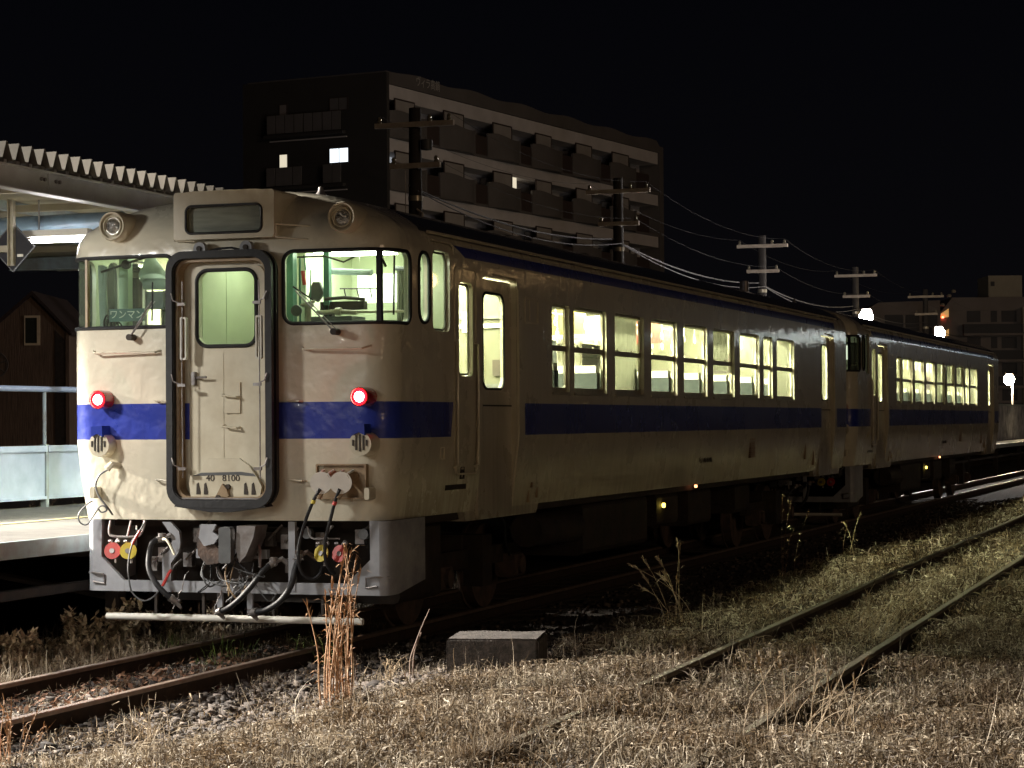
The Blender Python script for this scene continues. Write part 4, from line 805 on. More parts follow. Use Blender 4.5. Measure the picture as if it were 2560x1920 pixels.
x, y, z, d = patch(.66, 2.2, -8.5, -3.6, 1500, lambda x, y: (x > .8+.35*(-3.2-y)*0+.25*np.sin(y*2.9)) & (np.sin(x*4+y*2.2)+np.sin(y*3.7-x*3) > .25), clump=.5); addb(tangle(x, y, z+.01, rng.uniform(.07, .2, len(x)), rng.uniform(.005, .010, len(x)), 7, np.full(len(x), .07)))
x, y, z, d = patch(-.5, .5, -9, 3, 260, None, clump=.2); addb(tangle(x, y, z+.01, rng.uniform(.05, .2, len(x)), rng.uniform(.003, .007, len(x)), 6, np.full(len(x), .05)))
np_mesh('dry_grass', np.concatenate(allV), np.concatenate(allF), STRAW, label='matted dry straw coloured grass over the ground', cat='dry grass')
# green shoots under the front of the near car and under its skirt
allV, allF, off = [], [], 0
for cx, cy_, r_, n, L0 in ((.45, 1.0, .25, 40, .32), (-.4, .9, .3, 60, .22), (-1.1, 1.2, .3, 60, .24), (-.25, .3, .2, 30, .10), (.75, .5, .12, 24, .36)):
    a = rng.uniform(0, 2*PI, n); q = r_*np.sqrt(rng.uniform(0, 1, n)); x = cx+q*np.cos(a); y = cy_+q*np.sin(a); addb(blades(x, y, gz(x, y), rng.uniform(.5, 1.2, n)*L0, rng.uniform(.006, .013, n), 5, rng.uniform(.9, 1.5, n), .8))
np_mesh('green_weeds', np.concatenate(allV), np.concatenate(allF), GREENB, label='green shoots under the front skirt of the near car', cat='weeds')
# ballast stones
ico = bmesh.new(); bmesh.ops.create_cube(ico, size=1.45); IV = np.array([v.co[:] for v in ico.verts]); IF = np.array([[v.index for v in f.verts] for f in ico.faces]); ico.free()
def stones(x, y, z, s):
    n = len(x); V = IV[None]*(1+rng.uniform(-.45, .30, (n, len(IV), 3)))*s[:, None, None]*np.stack([rng.uniform(.7, 1.3, n), rng.uniform(.7, 1.3, n), rng.uniform(.6, 1.1, n)], -1)[:, None]
    a = rng.uniform(0, 2*PI, n); c, s_ = np.cos(a)[:, None], np.sin(a)[:, None]; X, Y = V[..., 0]*c-V[..., 1]*s_, V[..., 0]*s_+V[..., 1]*c
    V = np.stack([X, Y, V[..., 2]+rng.normal(0, .3, n)[:, None]*X], -1)+np.stack([x, y, z], -1)[:, None]
    return V.reshape(-1, 3), (np.arange(n)*len(IV))[:, None, None]+IF[None]
xa, ya, za, _ = patch(.68, 3.0, -8.5, 3, 1250, lambda x, y: x < edge_x(y)+.45); xb, yb, zb, _ = patch(-.52, .5, -9, 2, 600); xc, yc, zc, _ = patch(-1.5, -.65, -6, 6, 250); xd, yd, zd, _ = patch(.7, 3.0, 3, 40, 60)
x, y, z = (np.concatenate(q) for q in ((xa, xb, xc, xd), (ya, yb, yc, yd), (za, zb, zc, zd))); s = rng.gamma(3.5, .0042, len(x))+.006
V, Fs = stones(x, y, z+s*.25, s); np_mesh('ballast_stones', V, Fs.reshape(-1, 4), STONE, label='dark ballast stones beside and between the rails', cat='ballast')
# leaf litter between the rails
n = 2600; x = rng.uniform(-.5, .5, n); y = rng.uniform(-4.5, 2.5, n); k = rng.uniform(0, 1, n) < np.exp(-((y+1.2)/2.2)**2); x, y = x[k], y[k]; n = len(x)
a = rng.uniform(0, 2*PI, n); s = rng.uniform(.012, .034, n); z = gz(x, y)+rng.uniform(.015, .06, n); c, s_ = np.cos(a)*s, np.sin(a)*s; t = rng.normal(0, .5, n)*s
V = np.stack([np.stack([x-c, y-s_, z-t], -1), np.stack([x+s_*.6, y-c*.6, z+s*.3], -1), np.stack([x+c, y+s_, z+t], -1), np.stack([x-s_*.6, y+c*.6, z-s*.3], -1)], 1).reshape(-1, 3)
np_mesh('leaf_litter', V, np.arange(4*n).reshape(-1, 4), LEAF, label='reddish brown dead leaves lying between the near rails', cat='dead leaves')

# ---------------------------------------------------------------- single plants
STEMO = pm('orange_stem', (.46, .27, .14), (.30, .17, .09), 20, .7); STEMT = pm('tan_stem', (.44, .34, .22), (.28, .20, .12), 20, .75); LEAFT = straw('dry_leaves', [(0, (.16, .11, .07)), (.5, (.38, .29, .19)), (1, (.60, .49, .34))], .8, .25); STEMD = pm('dark_stem', (.14, .085, .06), (.08, .05, .035), 20, .8)
def stalks(name, loc, n, h, spread, lean, r, mat_, leafm, label, cat, leaves=3, seed=1, plume=0, leafL=.08, head=None):
    random.seed(seed); z0 = float(gz(loc[0], loc[1])); t = thing(name, (loc[0], loc[1], z0), label, cat)
    for i in range(n):
        bx, by = random.gauss(0, spread), random.gauss(0, spread*.6); H = h*random.uniform(.6, 1.05); lx, ly = lean[0]+random.gauss(0, lean[2]), lean[1]+random.gauss(0, lean[2])
        P = spline([(bx+lx*H*q**1.8+random.gauss(0, .006), by+ly*H*q**1.8+random.gauss(0, .006), H*(q-.25*abs(lx)*q*q)-.02*(q == 0)) for q in (0, .25, .5, .75, 1)], 3)
        b = MB().tube(P, [r*(1-.6*k/len(P)) for k in range(len(P))], 5)
        for _ in range(leaves):
            q = random.choice(P[2:]); a = random.uniform(0, 2*PI); l = leafL*random.uniform(.5, 1.3); w_ = .004+.05*leafL*random.random()
            d = Vector((math.cos(a), math.sin(a), random.uniform(-.3, .9)))*l; sd_ = Vector((-math.sin(a), math.cos(a), 0))*w_
            b.add([q, q+d*.5+sd_, q+d*.5-sd_, q+d+Vector((0, 0, -l*.4))], [(0, 1, 3, 2)], 1)
        if plume:
            q = P[-1]; d = (P[-1]-P[-3]).normalized()
            for _ in range(plume):
                p0 = q-d*random.uniform(0, .10); e = d*random.uniform(.02, .06)+Vector((random.gauss(0, .012), random.gauss(0, .012), random.gauss(0, .008))); sd_ = Vector((.003, .002, .002))
                b.add([p0-sd_, p0+sd_, p0+e+sd_*.5, p0+e-sd_*.5], [(0, 1, 2, 3)], 1)
        b.build('stem', [mat_, leafm], t)
    return t
stalks('tall_weed', (2.09, -2.38), 19, 1.10, .06, (.02, .0, .085), .0065, STEMO, STEMO, 'tall orange dead weed standing before the right red cock', 'weed', 13, 5, 9, .085)
stalks('dead_twig', (1.80, -.25), 2, .60, .02, (.22, 0, .05), .010, STEMD, STEMD, 'leaning dead twig left of the concrete block', 'twig', 6, 8, 0, .03)
stalks('grass_tuft', (1.83, -.75), 16, .26, .02, (-.15, .0, .55), .0028, STEMT, STEMT, 'spreading pale tuft on stones left of the concrete block', 'grass tuft', 2, 9, 0, .08)
stalks('pampas_clump', (3.15, 3.1), 11, .78, .08, (-.38, 0, .30), .0045, STEMT, STEMT, 'dry plume grass clump arching left between train and second track', 'plume grass', 2, 12, 26, .12)
stalks('seed_stalk', (2.85, 9.2), 4, 1.0, .05, (.05, 0, .22), .005, STEMD, STEMT, 'dark branching seed stalk beyond the plume grass clump', 'weed', 9, 14, 10, .10)
stalks('seed_stalk', (2.98, 12.4), 3, .75, .05, (-.1, 0, .15), .006, STEMT, STEMT, 'pale bent stalk at the far edge of the lit grass', 'weed', 8, 15, 10, .10)
stalks('brown_weed', (1.28, -5.35), 9, .42, .03, (0, 0, .10), .004, STEMO, STEMO, 'brown weed at the bottom left corner, before the near rail', 'weed', 9, 17, 6, .04)
stalks('brown_weed', (1.05, -4.75), 5, .26, .05, (.1, 0, .2), .003, STEMD, STEMO, 'small dark weed against the near rail, right of the brown weed', 'weed', 9, 18, 4, .035)
stalks('purple_spike_weed', (1.55, -.75), 2, .34, .015, (0, 0, .05), .004, STEMD, STEMD, 'small dark spike weed left of the tall orange weed', 'weed', 22, 19, 12, .025)
stalks('straw_tuft', (1.62, -4.2), 26, .34, .06, (.0, 0, .6), .0026, STEMT, STEMT, 'straw tuft on the ballast below the right rail', 'grass tuft', 1, 21, 0, .12)
stalks('straw_tuft', (5.95, -4.6), 22, .55, .12, (.3, 0, .4), .003, STEMT, STEMT, 'long bent straws right of the second track near the camera', 'grass tuft', 1, 22, 4, .14)
stalks('straw_tuft', (5.1, 1.6), 14, .50, .12, (.35, 0, .3), .0035, STEMT, STEMT, 'long bent straws between the rails of the second track', 'grass tuft', 1, 23, 4, .14)
def shrub(loc, h, n, label, seed, mat_=STEMT):
    random.seed(seed); t = thing('dry_shrub', (loc[0], loc[1], float(gz(*loc))), label, 'shrub', 'dead shrubs beside the left rail'); b = MB(); lf = MB()
    def grow(p, d, l, r, k):
        P = [p]; 
        for _ in range(4): d = (d+Vector((random.gauss(0, .22), random.gauss(0, .22), random.gauss(0, .16)))).normalized(); P.append(P[-1]+d*l/4)
        b.tube(P, [r*(1-.12*i) for i in range(5)], 5)
        for _ in range(9 if k < 2 else 13):
            q = random.choice(P[1:]); a = random.uniform(0, 2*PI); s = random.uniform(.012, .035); u_ = Vector((math.cos(a), math.sin(a), random.gauss(0, .7)))*s; w_ = Vector((-math.sin(a), math.cos(a), random.gauss(0, .5)))*s*.6
            lf.add([q, q+u_+w_, q+u_*2, q+u_-w_], [(0, 1, 2, 3)])
        if k < 3:
            for _ in range(random.choice((2, 3))): grow(random.choice(P[2:]), (d+Vector((random.gauss(0, .7), random.gauss(0, .7), random.gauss(0, .35)))).normalized(), l*.68, r*.62, k+1)
    for _ in range(n): grow(Vector((random.gauss(0, .08), random.gauss(0, .1), 0)), Vector((random.gauss(0, .5), random.gauss(0, .5), .9)).normalized(), h*.42, .008, 0)
    b.build('branches', mat_, t); lf.build('leaves', LEAFT if mat_ == STEMT else STEMD, t)
shrub((-1.45, 1.0), .75, 7, 'bare tan shrub nearest the left end of the white pipe', 31)
shrub((-1.55, -.6), .60, 7, 'twiggy shrub at the left edge of the picture, lowest', 32)
shrub((-1.95, 2.6), .85, 6, 'taller leafy dead shrub under the platform edge', 33, STEMD)
shrub((-1.75, .4), .7, 6, 'tan twiggy shrub between the lowest shrub and the white pipe', 36)
shrub((-1.2, 2.0), .5, 6, 'low tan shrub just behind the white pipe end', 37)
shrub((-1.35, 3.6), .60, 5, 'dark dead shrub behind the skirt of the near car', 34, STEMD)
for i, (x, y, h) in enumerate(((-8.2, 9, 1.9), (-8.8, 12, 2.1))): shrub((x, y), h, 3, ('leafless bush behind the platform fence, nearer the picture edge', 'leafless bush behind the platform fence, nearer the train')[i], 41+i, STEMD)

# ---------------------------------------------------------------- concrete block
CONC = pm('rough_concrete', (.13, .11, .10), (.05, .045, .042), 14, .95, bump=1., bscale=60, bdist=.012)
cbm = bmesh.new(); bmesh.ops.create_cube(cbm, size=1.); bmesh.ops.scale(cbm, vec=(.71, .66, .44), verts=cbm.verts); bmesh.ops.bevel(cbm, geom=cbm.edges[:]+cbm.verts[:], offset=.018, segments=2, affect='EDGES')
bmesh.ops.subdivide_edges(cbm, edges=cbm.edges[:], cuts=3, use_grid_fill=True)
for v in cbm.verts: v.co += Vector((random.gauss(0, .0022), random.gauss(0, .0022), random.gauss(0, .0022)))
me = bpy.data.meshes.new('concrete_block'); cbm.to_mesh(me); cbm.free(); me.materials.append(CONC)
link('concrete_block', me, loc=(2.60, -.42, .03), rz=R(12), label='square grey concrete block standing in the grass beside the train', cat='concrete block')

# ---------------------------------------------------------------- platform
PCONC = pm('platform_surface', (.125, .12, .108), (.08, .076, .068), 7, .9, bump=.5, bscale=60)
PSTEEL = pm('pale_blue_steel', (.30, .38, .42), (.20, .20, .19), 3.5, .5, coat=.1); PWHITE = pm('pale_blue_panel', (.42, .48, .62), (.27, .33, .45), 1.8, .35, coat=.2, bump=.15, bscale=6)
pf = thing('station_platform', (0, 0, 0), 'low platform with a pale steel edge left of the train', 'platform')
MB().box(-5.7, -1.66, -1.5, 130, .84, .93).build('deck', PCONC, pf)
MB().box(-1.655, -1.60, -1.5, 130, .79, .935).build('edge_beam', PSTEEL, pf)
MB().box(-3.6, -3.48, -1.5, 130, .934, .938).build('yellow_line', pm('tactile_yellow', (.50, .42, .20), (.36, .30, .17), 9, .8), pf)
for k in range(14):
    y = -1.3+2.9*k+(0 if k < 5 else (k-5)*5)
    for x in (-1.85, -4.9): MB().box(x-.07, x+.07, y-.07, y+.07, -.6, .84).build('post', BLK, pf)
    MB().box(-5.6, -1.7, y-.05, y+.05, .68, .84).build('cross_beam', BLK, pf); MB().tube([(-1.85, y, .3), (-4.9, y+.1, .75)], .035, 6).build('brace', BLK, pf)
MB().box(-1.9, -1.8, -1.4, 128, .42, .50).build('long_tie', BLK, pf); MB().box(-5.69, -5.6, -1.5, 130, -.5, .83).build('under_deck_backing', GRAVEL_G, pf)  # back sheet added to keep the space under the deck dark
fn = thing('platform_fence', (-5.55, 0, .93), 'pale blue panel fence with a top handrail along the platform', 'fence')
for k in range(22):
    y = -1.4+2.*k+.02; MB().box(-.02, .02, y, y+1.94, .12, .66).box(-.04, .05, y-.01, y+1.95, .655, .73).box(-.035, .045, y-.01, y+1.95, .095, .13).build('panel', PWHITE, fn)
    MB().box(-.04, .04, y-.06, y-.0, 0, .74).tube([(0, y-.03, .7), (0, y-.03, 1.40)], .022, 8).build('post', PSTEEL, fn)
MB().tube([(0, -1.6, 1.40), (0, 42, 1.40)], .036, 10).build('handrail', PWHITE, fn)
bd = thing('white_panel', (-3.2, 76, .93), 'white blotched wall panel at the far end of the platform', 'wall panel')
MB().box(-.06, .06, 0, 22, 0, 1.5).build('panel', pm('white_plant_shadow', (.55, .55, .60), (.10, .10, .13), 1.6, .7, detail=8), bd); MB().box(-.08, .09, -.1, 22.1, 1.5, 1.58).build('cap', PSTEEL, bd)  # dark blotches put plant shadows into the wall colour

# ---------------------------------------------------------------- canopy over the platform
ROOFM = pm('canopy_sheet', (.125, .11, .09), (.08, .07, .055), 5, .6); GIRD = pm('canopy_girder_paint', (.56, .57, .58), (.42, .42, .42), 3, .45, bump=.15, bscale=8); CEIL = pm('canopy_soffit', (.34, .31, .23), (.26, .23, .17), 3, .6); BPIPE = pm('blue_grey_beam', (.13, .20, .26), (.09, .12, .15), 4, .45, coat=.2, bump=.2, bscale=12)
cn = thing('platform_canopy', (0, 0, 0), 'folded metal canopy roof over the platform, left of the train', 'canopy')
b = MB(); P = .212; prof = []; N = 160
for k in range(N): y = -1.2+P*k; prof += [(y, 4.235), (y+.05, 4.235), (y+.115, 4.385), (y+.135, 4.385)]
prof.append((-1.2+P*N, 4.235)); v = []
rise = lambda x: -.005*(-2.12-x)
for x in (-2.12, -8.0): v += [(x, y, z+rise(x)) for y, z in prof]+[(x, y, z+rise(x)-.012) for y, z in prof]
n = len(prof); f = []
for i in range(n-1): f += [(i, i+1, 2*n+i+1, 2*n+i), (n+i, 3*n+i, 3*n+i+1, n+i+1), (i, n+i, n+i+1, i+1), (2*n+i, 2*n+i+1, 3*n+i+1, 3*n+i)]
b.add(v, f); b.build('roof_sheet', ROOFM, cn)
b = MB().box(-2.26, -2.20, -1.2, 32.5, 4.005, 4.19).box(-2.30, -2.16, -1.2, 32.5, 3.99, 4.006).box(-2.30, -2.16, -1.2, 32.5, 4.188, 4.203); b.build('edge_girder', GIRD, cn)
for k in range(5):
    y = 1.05+7.*k; sp_ = MB().box(-2.203, -2.188, y-.035, y+.035, 4.006, 4.188).build('splice', GIRD, cn)
    for dy in (-.16, -.10, .10, .16): MB().disc((-2.195, y+dy, 4.125), (1, 0, 0), .018, .03, 8).build('bolt', STEEL, sp_)
for k in range(30): MB().box(-2.24, -2.15, -1.1+P*k+.02, -1.1+P*k+.07, 4.203, 4.232).build('roof_clip', STEEL, cn)
MB().box(-7.8, -2.4, -1.2, 32, 4.19, 4.20).build('soffit', CEIL, cn)
for k in range(5):
    y = .3+4.8*k; MB().box(-8, -2.27, y-.05, y+.05, 4.02, 4.16).box(-8, -2.27, y-.09, y+.09, 4.005, 4.022).box(-8, -2.27, y-.09, y+.09, 4.155, 4.17).build('cross_girder', PSTEEL, cn)
    if k == 0: MB().tube([(-7.9, y+2.3, 3.84), (-2.3, y+2.3, 3.90)], .085, 14).build('round_beam', BPIPE, cn)
    for yy in (y+1.2, y+2.9): MB().box(-8, -2.27, yy-.03, yy+.03, 4.08, 4.15).build('purlin', CEIL, cn)
for x in (-3.9, -5.4): MB().box(x-.04, x+.04, -1.1, 32, 4.09, 4.185).build('long_purlin', PSTEEL, cn)
for y in (6.8, 13.8, 20.8): MB().tube([(-4.6, y, .93), (-4.6, y, 4.05)], .09, 14).build('column', PSTEEL, cn)
TUBEW = emat('platform_tube', (1, .95, .97), 60)
for k, (y, pw) in enumerate(((2.32, 70), (6.8, 120), (11.6, 100))):
    fx = thing('tube_lamp', (-2.72-(.15 if k == 0 else 0), y, 3.70), ('lit fluorescent tube under the canopy beside the train corner', 'second fluorescent tube hidden behind the train', 'third fluorescent tube hidden behind the train')[k], 'tube lamp', 'tube lamps under the canopy')
    MB().box(-.36, .36, -.05, .05, .035, .10).build('fitting', WHITE, fx); MB().tube([(-.29, 0, 0), (.29, 0, 0)], .022, 12).build('tube', TUBEW, fx)
    MB().tube([(-.42, 0, -.005), (-.30, 0, 0)], .018, 8).build('lamp_holder', WHITE, fx); MB().tube([(-.2, 0, .08), (-.2, 0, .40)], .008, 6).build('hanger', STEEL, fx)
    lamp('tube_light', 'AREA', (0, 0, -.03), pw, (.90, .96, 1), .55, fx, shape='RECTANGLE', size_y=.08)
sg_ = thing('hanging_sign', (-3.18, 2.0, 3.40), 'dark diamond sign hanging from the canopy on a steel bracket', 'sign')
MB().prism([(0, -.02), (.24, .22), (0, .46), (-.24, .22)], .02, .035).build('diamond_plate', pm('sign_black', (.012, .012, .018), (.02, .02, .024), 5, .8), sg_); MB().ring([(0, -.02), (.24, .22), (0, .46), (-.24, .22)], [(0, -.008), (.228, .22), (0, .448), (-.228, .22)], .016, .02).build('rim', GREYP, sg_)
b = MB().box(-.032, -.022, -.03, .02, .04, .68).box(.022, .032, -.03, .02, .04, .68).box(-.03, .03, .012, .02, .04, .68); b.build('bracket', ALU, sg_)
MB().box(-.42, -.033, -.02, -.005, .17, .235).build('arm', ALU, sg_); MB().box(.055, .115, .01, .02, .125, .15).build('tag', WHITE, sg_)
# lamps left of the frame, no fittings built; the first follows the face shadows
lamp('left_side_light', 'AREA', KEY, 430, (1, .97, .90), .6, rot=(R(14), R(16), 0), shape='RECTANGLE', size_y=.12)
for x, y, pw in ((-2.2, -8., 330), (-1.8, -13., 420), (-1.2, -18., 460)): lamp('left_side_light', 'AREA', (x, y, 4.3), pw, (1, .94, .84), 1.2, rot=(0, R(16), 0), shape='RECTANGLE', size_y=.3)  # unseen row added to brighten the grass and the nose
ml = thing('lamp_mast', (FLOOD[0], FLOOD[1], -.3), 'tall steel mast with a floodlight', 'lamp mast'); MB().tube([(-.3, 0, 0), (-.3, 0, 7.8)], .09, 10).tube([(-.3, 0, 7.7), (.0, 0, 7.75)], .03, 8).build('mast', STEEL, ml)

# ---------------------------------------------------------------- shed behind the platform
SHW = pm('shed_boards', (.21, .14, .10), (.09, .06, .044), 2.5, .85, stretch=(9, 9, .5), bump=.8, bscale=5, bdist=.03); TRIM = pm('window_trim', (.75, .62, .45), (.6, .48, .34), 6, .7)
sh = thing('wooden_shed', (-33.63, 53.16, 0), 'dark wooden gabled shed with one window behind the platform', 'shed'); sh.rotation_euler.z = R(18.9)
MB().prism([(-2.6, -.4), (1.28, -.4), (1.28, 5.26), (0, 6.62), (-2.6, 4.4)], 0, 6).build('wall', SHW, sh); MB().prism([(-2.8, 4.27), (0, 6.68), (1.4, 5.20), (1.4, 5.08), (0, 6.52), (-2.8, 4.12)], -.12, 6.2).build('roof', pm('shed_roof', (.05, .03, .025), (.03, .02, .02), 4, .8), sh)
wd = MB().ring(rr(-.01, 5.27, .56, 1.06, .01, 2), rr(-.05, 5.27, .42, .90, .01, 2), -.05, .02).build('window', TRIM, sh); MB().box(-.26, .16, -.02, -.01, 4.82, 5.72).build('pane', pm('dark_pane', (.04, .045, .035), (.03, .03, .025), 3, .2), wd)
MB().prism([(.78, -.4), (1.16, -.4), (1.16, 4.91), (.80, 5.28)], -.03, -.01).build('recess_panel', BLK, sh); MB().box(1.18, 1.30, -.06, .02, -.4, 5.2).build('corner_board', SHW, sh)
wh = MB().tube([(-1.30+.44*math.cos(R(a)), -.12, 4.06+.44*math.sin(R(a))) for a in range(0, 360, 12)], .03, 6, closed=True); [wh.tube([(-1.3, -.12, 4.06), (-1.3+.42*math.cos(R(a)), -.12, 4.06+.42*math.sin(R(a)))], .02, 5) for a in range(20, 380, 60)]; wh.build('wheel_ornament', pm('wheel_grey', (.12, .10, .09), (.08, .07, .06), 6, .7), sh)

# ---------------------------------------------------------------- apartment block
AW = pm('apartment_render', (.62, .58, .58), (.52, .485, .48), .6, .85); AD = pm('balcony_render', (.135, .12, .115), (.105, .095, .09), .5, .85); AL = pm('apartment_end_shaded', (.05, .045, .043), (.04, .036, .034), .4, .85); ASC = pm('balcony_screen', (.36, .33, .31), (.30, .27, .25), 1, .7); AG = pm('night_glass', (.02, .02, .022), (.03, .03, .03), 1, .15)  # AL darkens the end wall: its shade is put into the colour
AF = pm('screen_frame', (.06, .04, .035), (.05, .035, .03), 1, .7); ALIT = emat('lit_room', (.85, .93, 1), 1.6); ALITW = emat('lit_room_warm', (1, .90, .68), .75)
ap = thing('apartment_building', (-37.41, 96.02, 0), 'dark apartment block with rows of rounded balconies behind the train', 'apartment building'); ap.rotation_euler.z = -math.atan2(.145, .989)
# local axes: +y runs along the long face, x=0 is the balcony front, -x into the block
MB().box(-9.3, -1.5, .25, 36.9, 0, 20.6).build('core', AW, ap)
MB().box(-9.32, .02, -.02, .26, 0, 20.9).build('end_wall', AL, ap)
prof = [(.0, 20.3), (0., 21.1), (1.6, 21.25), (3.8, 21.2), (5.6, 20.98)]
top = []; 
for k in range(76):
    s = k*.5; q = (s-3.6) % 6.35; top.append((s, 21.05+.08*math.cos(2*PI*q/6.35)))
top = [(s, z if s < 37 else 20.75) for s, z in top]
MB().prism([(0, 20.32), (37.5, 20.32)]+top[::-1], -9.0, .0, 'x').build('parapet', AD, ap)
MB().box(-9.0, .01, 36.95, 37.6, 0, 20.7).build('end_column', AD, ap)
for fl in range(6):
    zt = 20.3-2.86*fl; zs = zt-2.92
    MB().box(-1.49, -.12, .27, 36.9, zt-.80, zt, b=0).build('beam', AW, ap)
    MB().box(-1.49, -.02, .27, 36.9, zs, zs+.14).build('slab', AD, ap)
    b = MB()
    for k in range(7):   # bulging balcony fronts
        a, c_ = (.27 if k == 0 else 11.75-17.4+5.75*(k+0)), 0
    spans = [(.3, 4.4), (5.9, 10.15), (11.7, 15.95), (17.45, 21.7), (23.2, 27.4), (28.9, 33.0)]
    for a, c_ in spans:
        n = 14; v = []
        for i in range(n+1):
            t = i/n; y = a+(c_-a)*t; x = .02+.55*math.sin(PI*min(1, t*1.08))**.6*(.4+.6*t); z1 = zs+1.42+.10*math.sin(2*PI*t+.6)
            v += [(x, y, zs+.02), (x, y, z1), (x-.12, y, zs+.02), (x-.12, y, z1)]
        f = []
        for i in range(n): q = 4*i; f += [(q, q+4, q+5, q+1), (q+2, q+3, q+7, q+6), (q+1, q+5, q+7, q+3), (q, q+2, q+6, q+4)]
        f += [(0, 1, 3, 2), (4*n, 4*n+2, 4*n+3, 4*n+1)]
        MB().add(v, f).build('balcony_front', AD, ap)
    for a, c_ in zip([x[1] for x in spans], [x[0] for x in spans[1:]]+[35.2]):
        MB().box(-.10, -.04, a, c_, zs+.15, zs+1.25).build('balcony_railing', AF, ap)
    MB().box(-1.48, -.05, 33.0+2.2, 36.95, zs+.14, zs+.2).build('balcony_end', AD, ap)
    for s in (3.2, 8.9, 14.9, 20.25, 26.2, 31.9):
        MB().box(-1.48, -.1, s-.05, s+.05, zs+.15, zt-.80).build('partition', AF, ap)
    for a, c_ in ((6.4, 8.8), (12.4, 14.85), (18.0, 20.2), (23.7, 26.1), (29.2, 31.85), (.9, 3.1)):
        MB().ring(rr((a+c_)/2, zs+1.55, c_-a, 1.35, .02, 2), rr((a+c_)/2, zs+1.55, c_-a-.14, 1.21, .02, 2), -.06, .0, 'x').build('screen_frame', AF, ap)
        MB().box(-.05, -.03, a+.05, c_-.05, zs+.9, zs+2.15).build('screen', ASC, ap)
    for a in (4.1, 9.7, 15.6, 21.2, 27.0, 33.6):
        w_ = MB().ring(rr(a+.8, zs+1.2, 1.7, 2.1, .01, 2), rr(a+.8, zs+1.2, 1.5, 1.95, .01, 2), -1.50, -1.42, 'x').build('window', ASC, ap)
        MB().box(-1.47, -1.45, a+.05, a+1.55, zs+.2, zs+2.2).build('pane', ALITW if (fl == 1 and a == 15.6) else AG, w_)
MB().box(-1.44, -1.42, .4, 3.0, 15.9, 17.0).build('lit_opening', emat('lit_balcony', (.9, .95, 1), .30), ap)  # glowing sheet stands in for the light on this balcony
MB().box(-.34, -.30, 15.3, 15.95, 15.7, 16.75).build('lit_opening', ALITW, ap)
for s_, z_ in ((7.3, 17.7), (13.2, 14.9), (24.5, 17.7), (30.2, 14.9), (19, 12.1)): MB().box(-1.3, -.95, s_, s_+.8, z_+.9, z_+1.5).build('air_conditioner', ASC, ap)
MB().box(-.9, -.6, 4.2, 4.8, 15.2, 16.1).build('laundry', ASC, ap); MB().box(-.8, -.7, 4.9, 5.1, 14.9, 16.0).build('laundry', pm('pale_towel', (.4, .42, .5), (.35, .35, .4), 2, .8), ap)
# end wall openings (wall faces -y)
def endwin(s0, s1, z0, z1, pm_, name='window'):
    f_ = MB().ring(rr(-(s0+s1)/2, (z0+z1)/2, s1-s0, z1-z0, .01, 2), rr(-(s0+s1)/2, (z0+z1)/2, s1-s0-.1, z1-z0-.1, .01, 2), -.06, -.0).build(name, AF, ap)
    m_ = (s0+s1)/2; w1 = s1-s0 > 1
    for a, c_ in (((s0+.05, m_-.03), (m_+.03, s1-.05)) if w1 else ((s0+.05, s1-.05),)): MB().box(-c_, -a, -.045, -.025, z0+.05, z1-.05).build('pane', pm_, f_)
endwin(6.35, 6.9, 18.95, 19.62, ASC if False else pm('dim_curtain', (.30, .26, .25), (.25, .22, .21), 2, .8)); endwin(2.42, 3.62, 19.0, 19.75, pm('dim_curtain2', (.16, .15, .15), (.13, .12, .12), 2, .8)); endwin(6.33, 6.92, 16.05, 16.85, ALITW); endwin(2.38, 3.65, 16.12, 16.98, ALIT)
RP_ = pm('rail_panel', (.17, .155, .155), (.14, .13, .125), 1, .6)
for z0, ss in ((17.95, (2.76, 3.98, 5.2, 6.4)), (15.05, (2.76, 5.3, 6.45)), (12.2, (2.76, 3.98, 5.2, 6.4))):
    for s in ss:
        for q in (0, .6): MB().box(-(s+q+.54), -(s+q), -.30, -.26, z0, z0+1.02).build('balcony_panel', RP_, ap)
    MB().box(-7.75, -2.6, -.34, -.02, z0-.22, z0-.05).build('balcony_slab', AL, ap); MB().box(-7.5, -2.5, -.10, -.02, z0-.42, z0-.36).build('ledge', AW, ap)
t = text('roof_lettering', 'ヴィラ高鍋', .62, pm('sign_letters', (.5, .48, .45), (.45, .42, .4), 1, .6), ap, (.03, 4.55, 20.80), (R(90), 0, R(90)), .88)

# ---------------------------------------------------------------- utility poles and wires
PW = pm('pole_concrete', (.05, .045, .042), (.035, .03, .03), 5, .85); ARM = pm('crossarm_timber', (.60, .52, .43), (.42, .35, .28), 6, .8)
def make_pole(label):
    t = thing('utility_pole', (0, 0, -.3), label, 'utility pole', 'utility poles along the railway')
    MB().tube([(0, 0, 0), (0, 0, 9.45)], [.21, .14], 12).build('pole', PW, t)
    for z, a, b_ in ((9.05, -.92, 1.02), (8.10, -.55, .68)):
        arm = MB().box(a, b_, -.22, -.12, z-.06, z+.06).build('crossarm', ARM, t)
        for x in ([a+.1, b_-.12, b_-.6] if z > 9 else [a+.08, b_-.1]): MB().lathe([(.04, 0), (.06, .03), (.04, .07), (.055, .10), (.03, .15), (.0, .16)], (x, -.17, z+.06), (0, 0, 1), 10).build('insulator', ALU, arm)
    MB().tube([(0, 0, 7.3), (0, 0, 7.42)], .17, 12).build('band', ALU, t)
    return t
pp = [(-10.5, 31.4, 0), (-10.0, 46.4, -.14), (-10.2, 66.5, -.3), (-10.1, 85.5, -.3), (-10.1, 106.7, -.2)]
labs = ('nearest utility pole with two crossarms, before the apartment block', 'second utility pole, right of the nearest, before the block end', 'third utility pole, against the black sky', 'fourth utility pole, left above the first bright lamp', 'farthest utility pole, beside the low far buildings')
p0 = make_pole(labs[0])
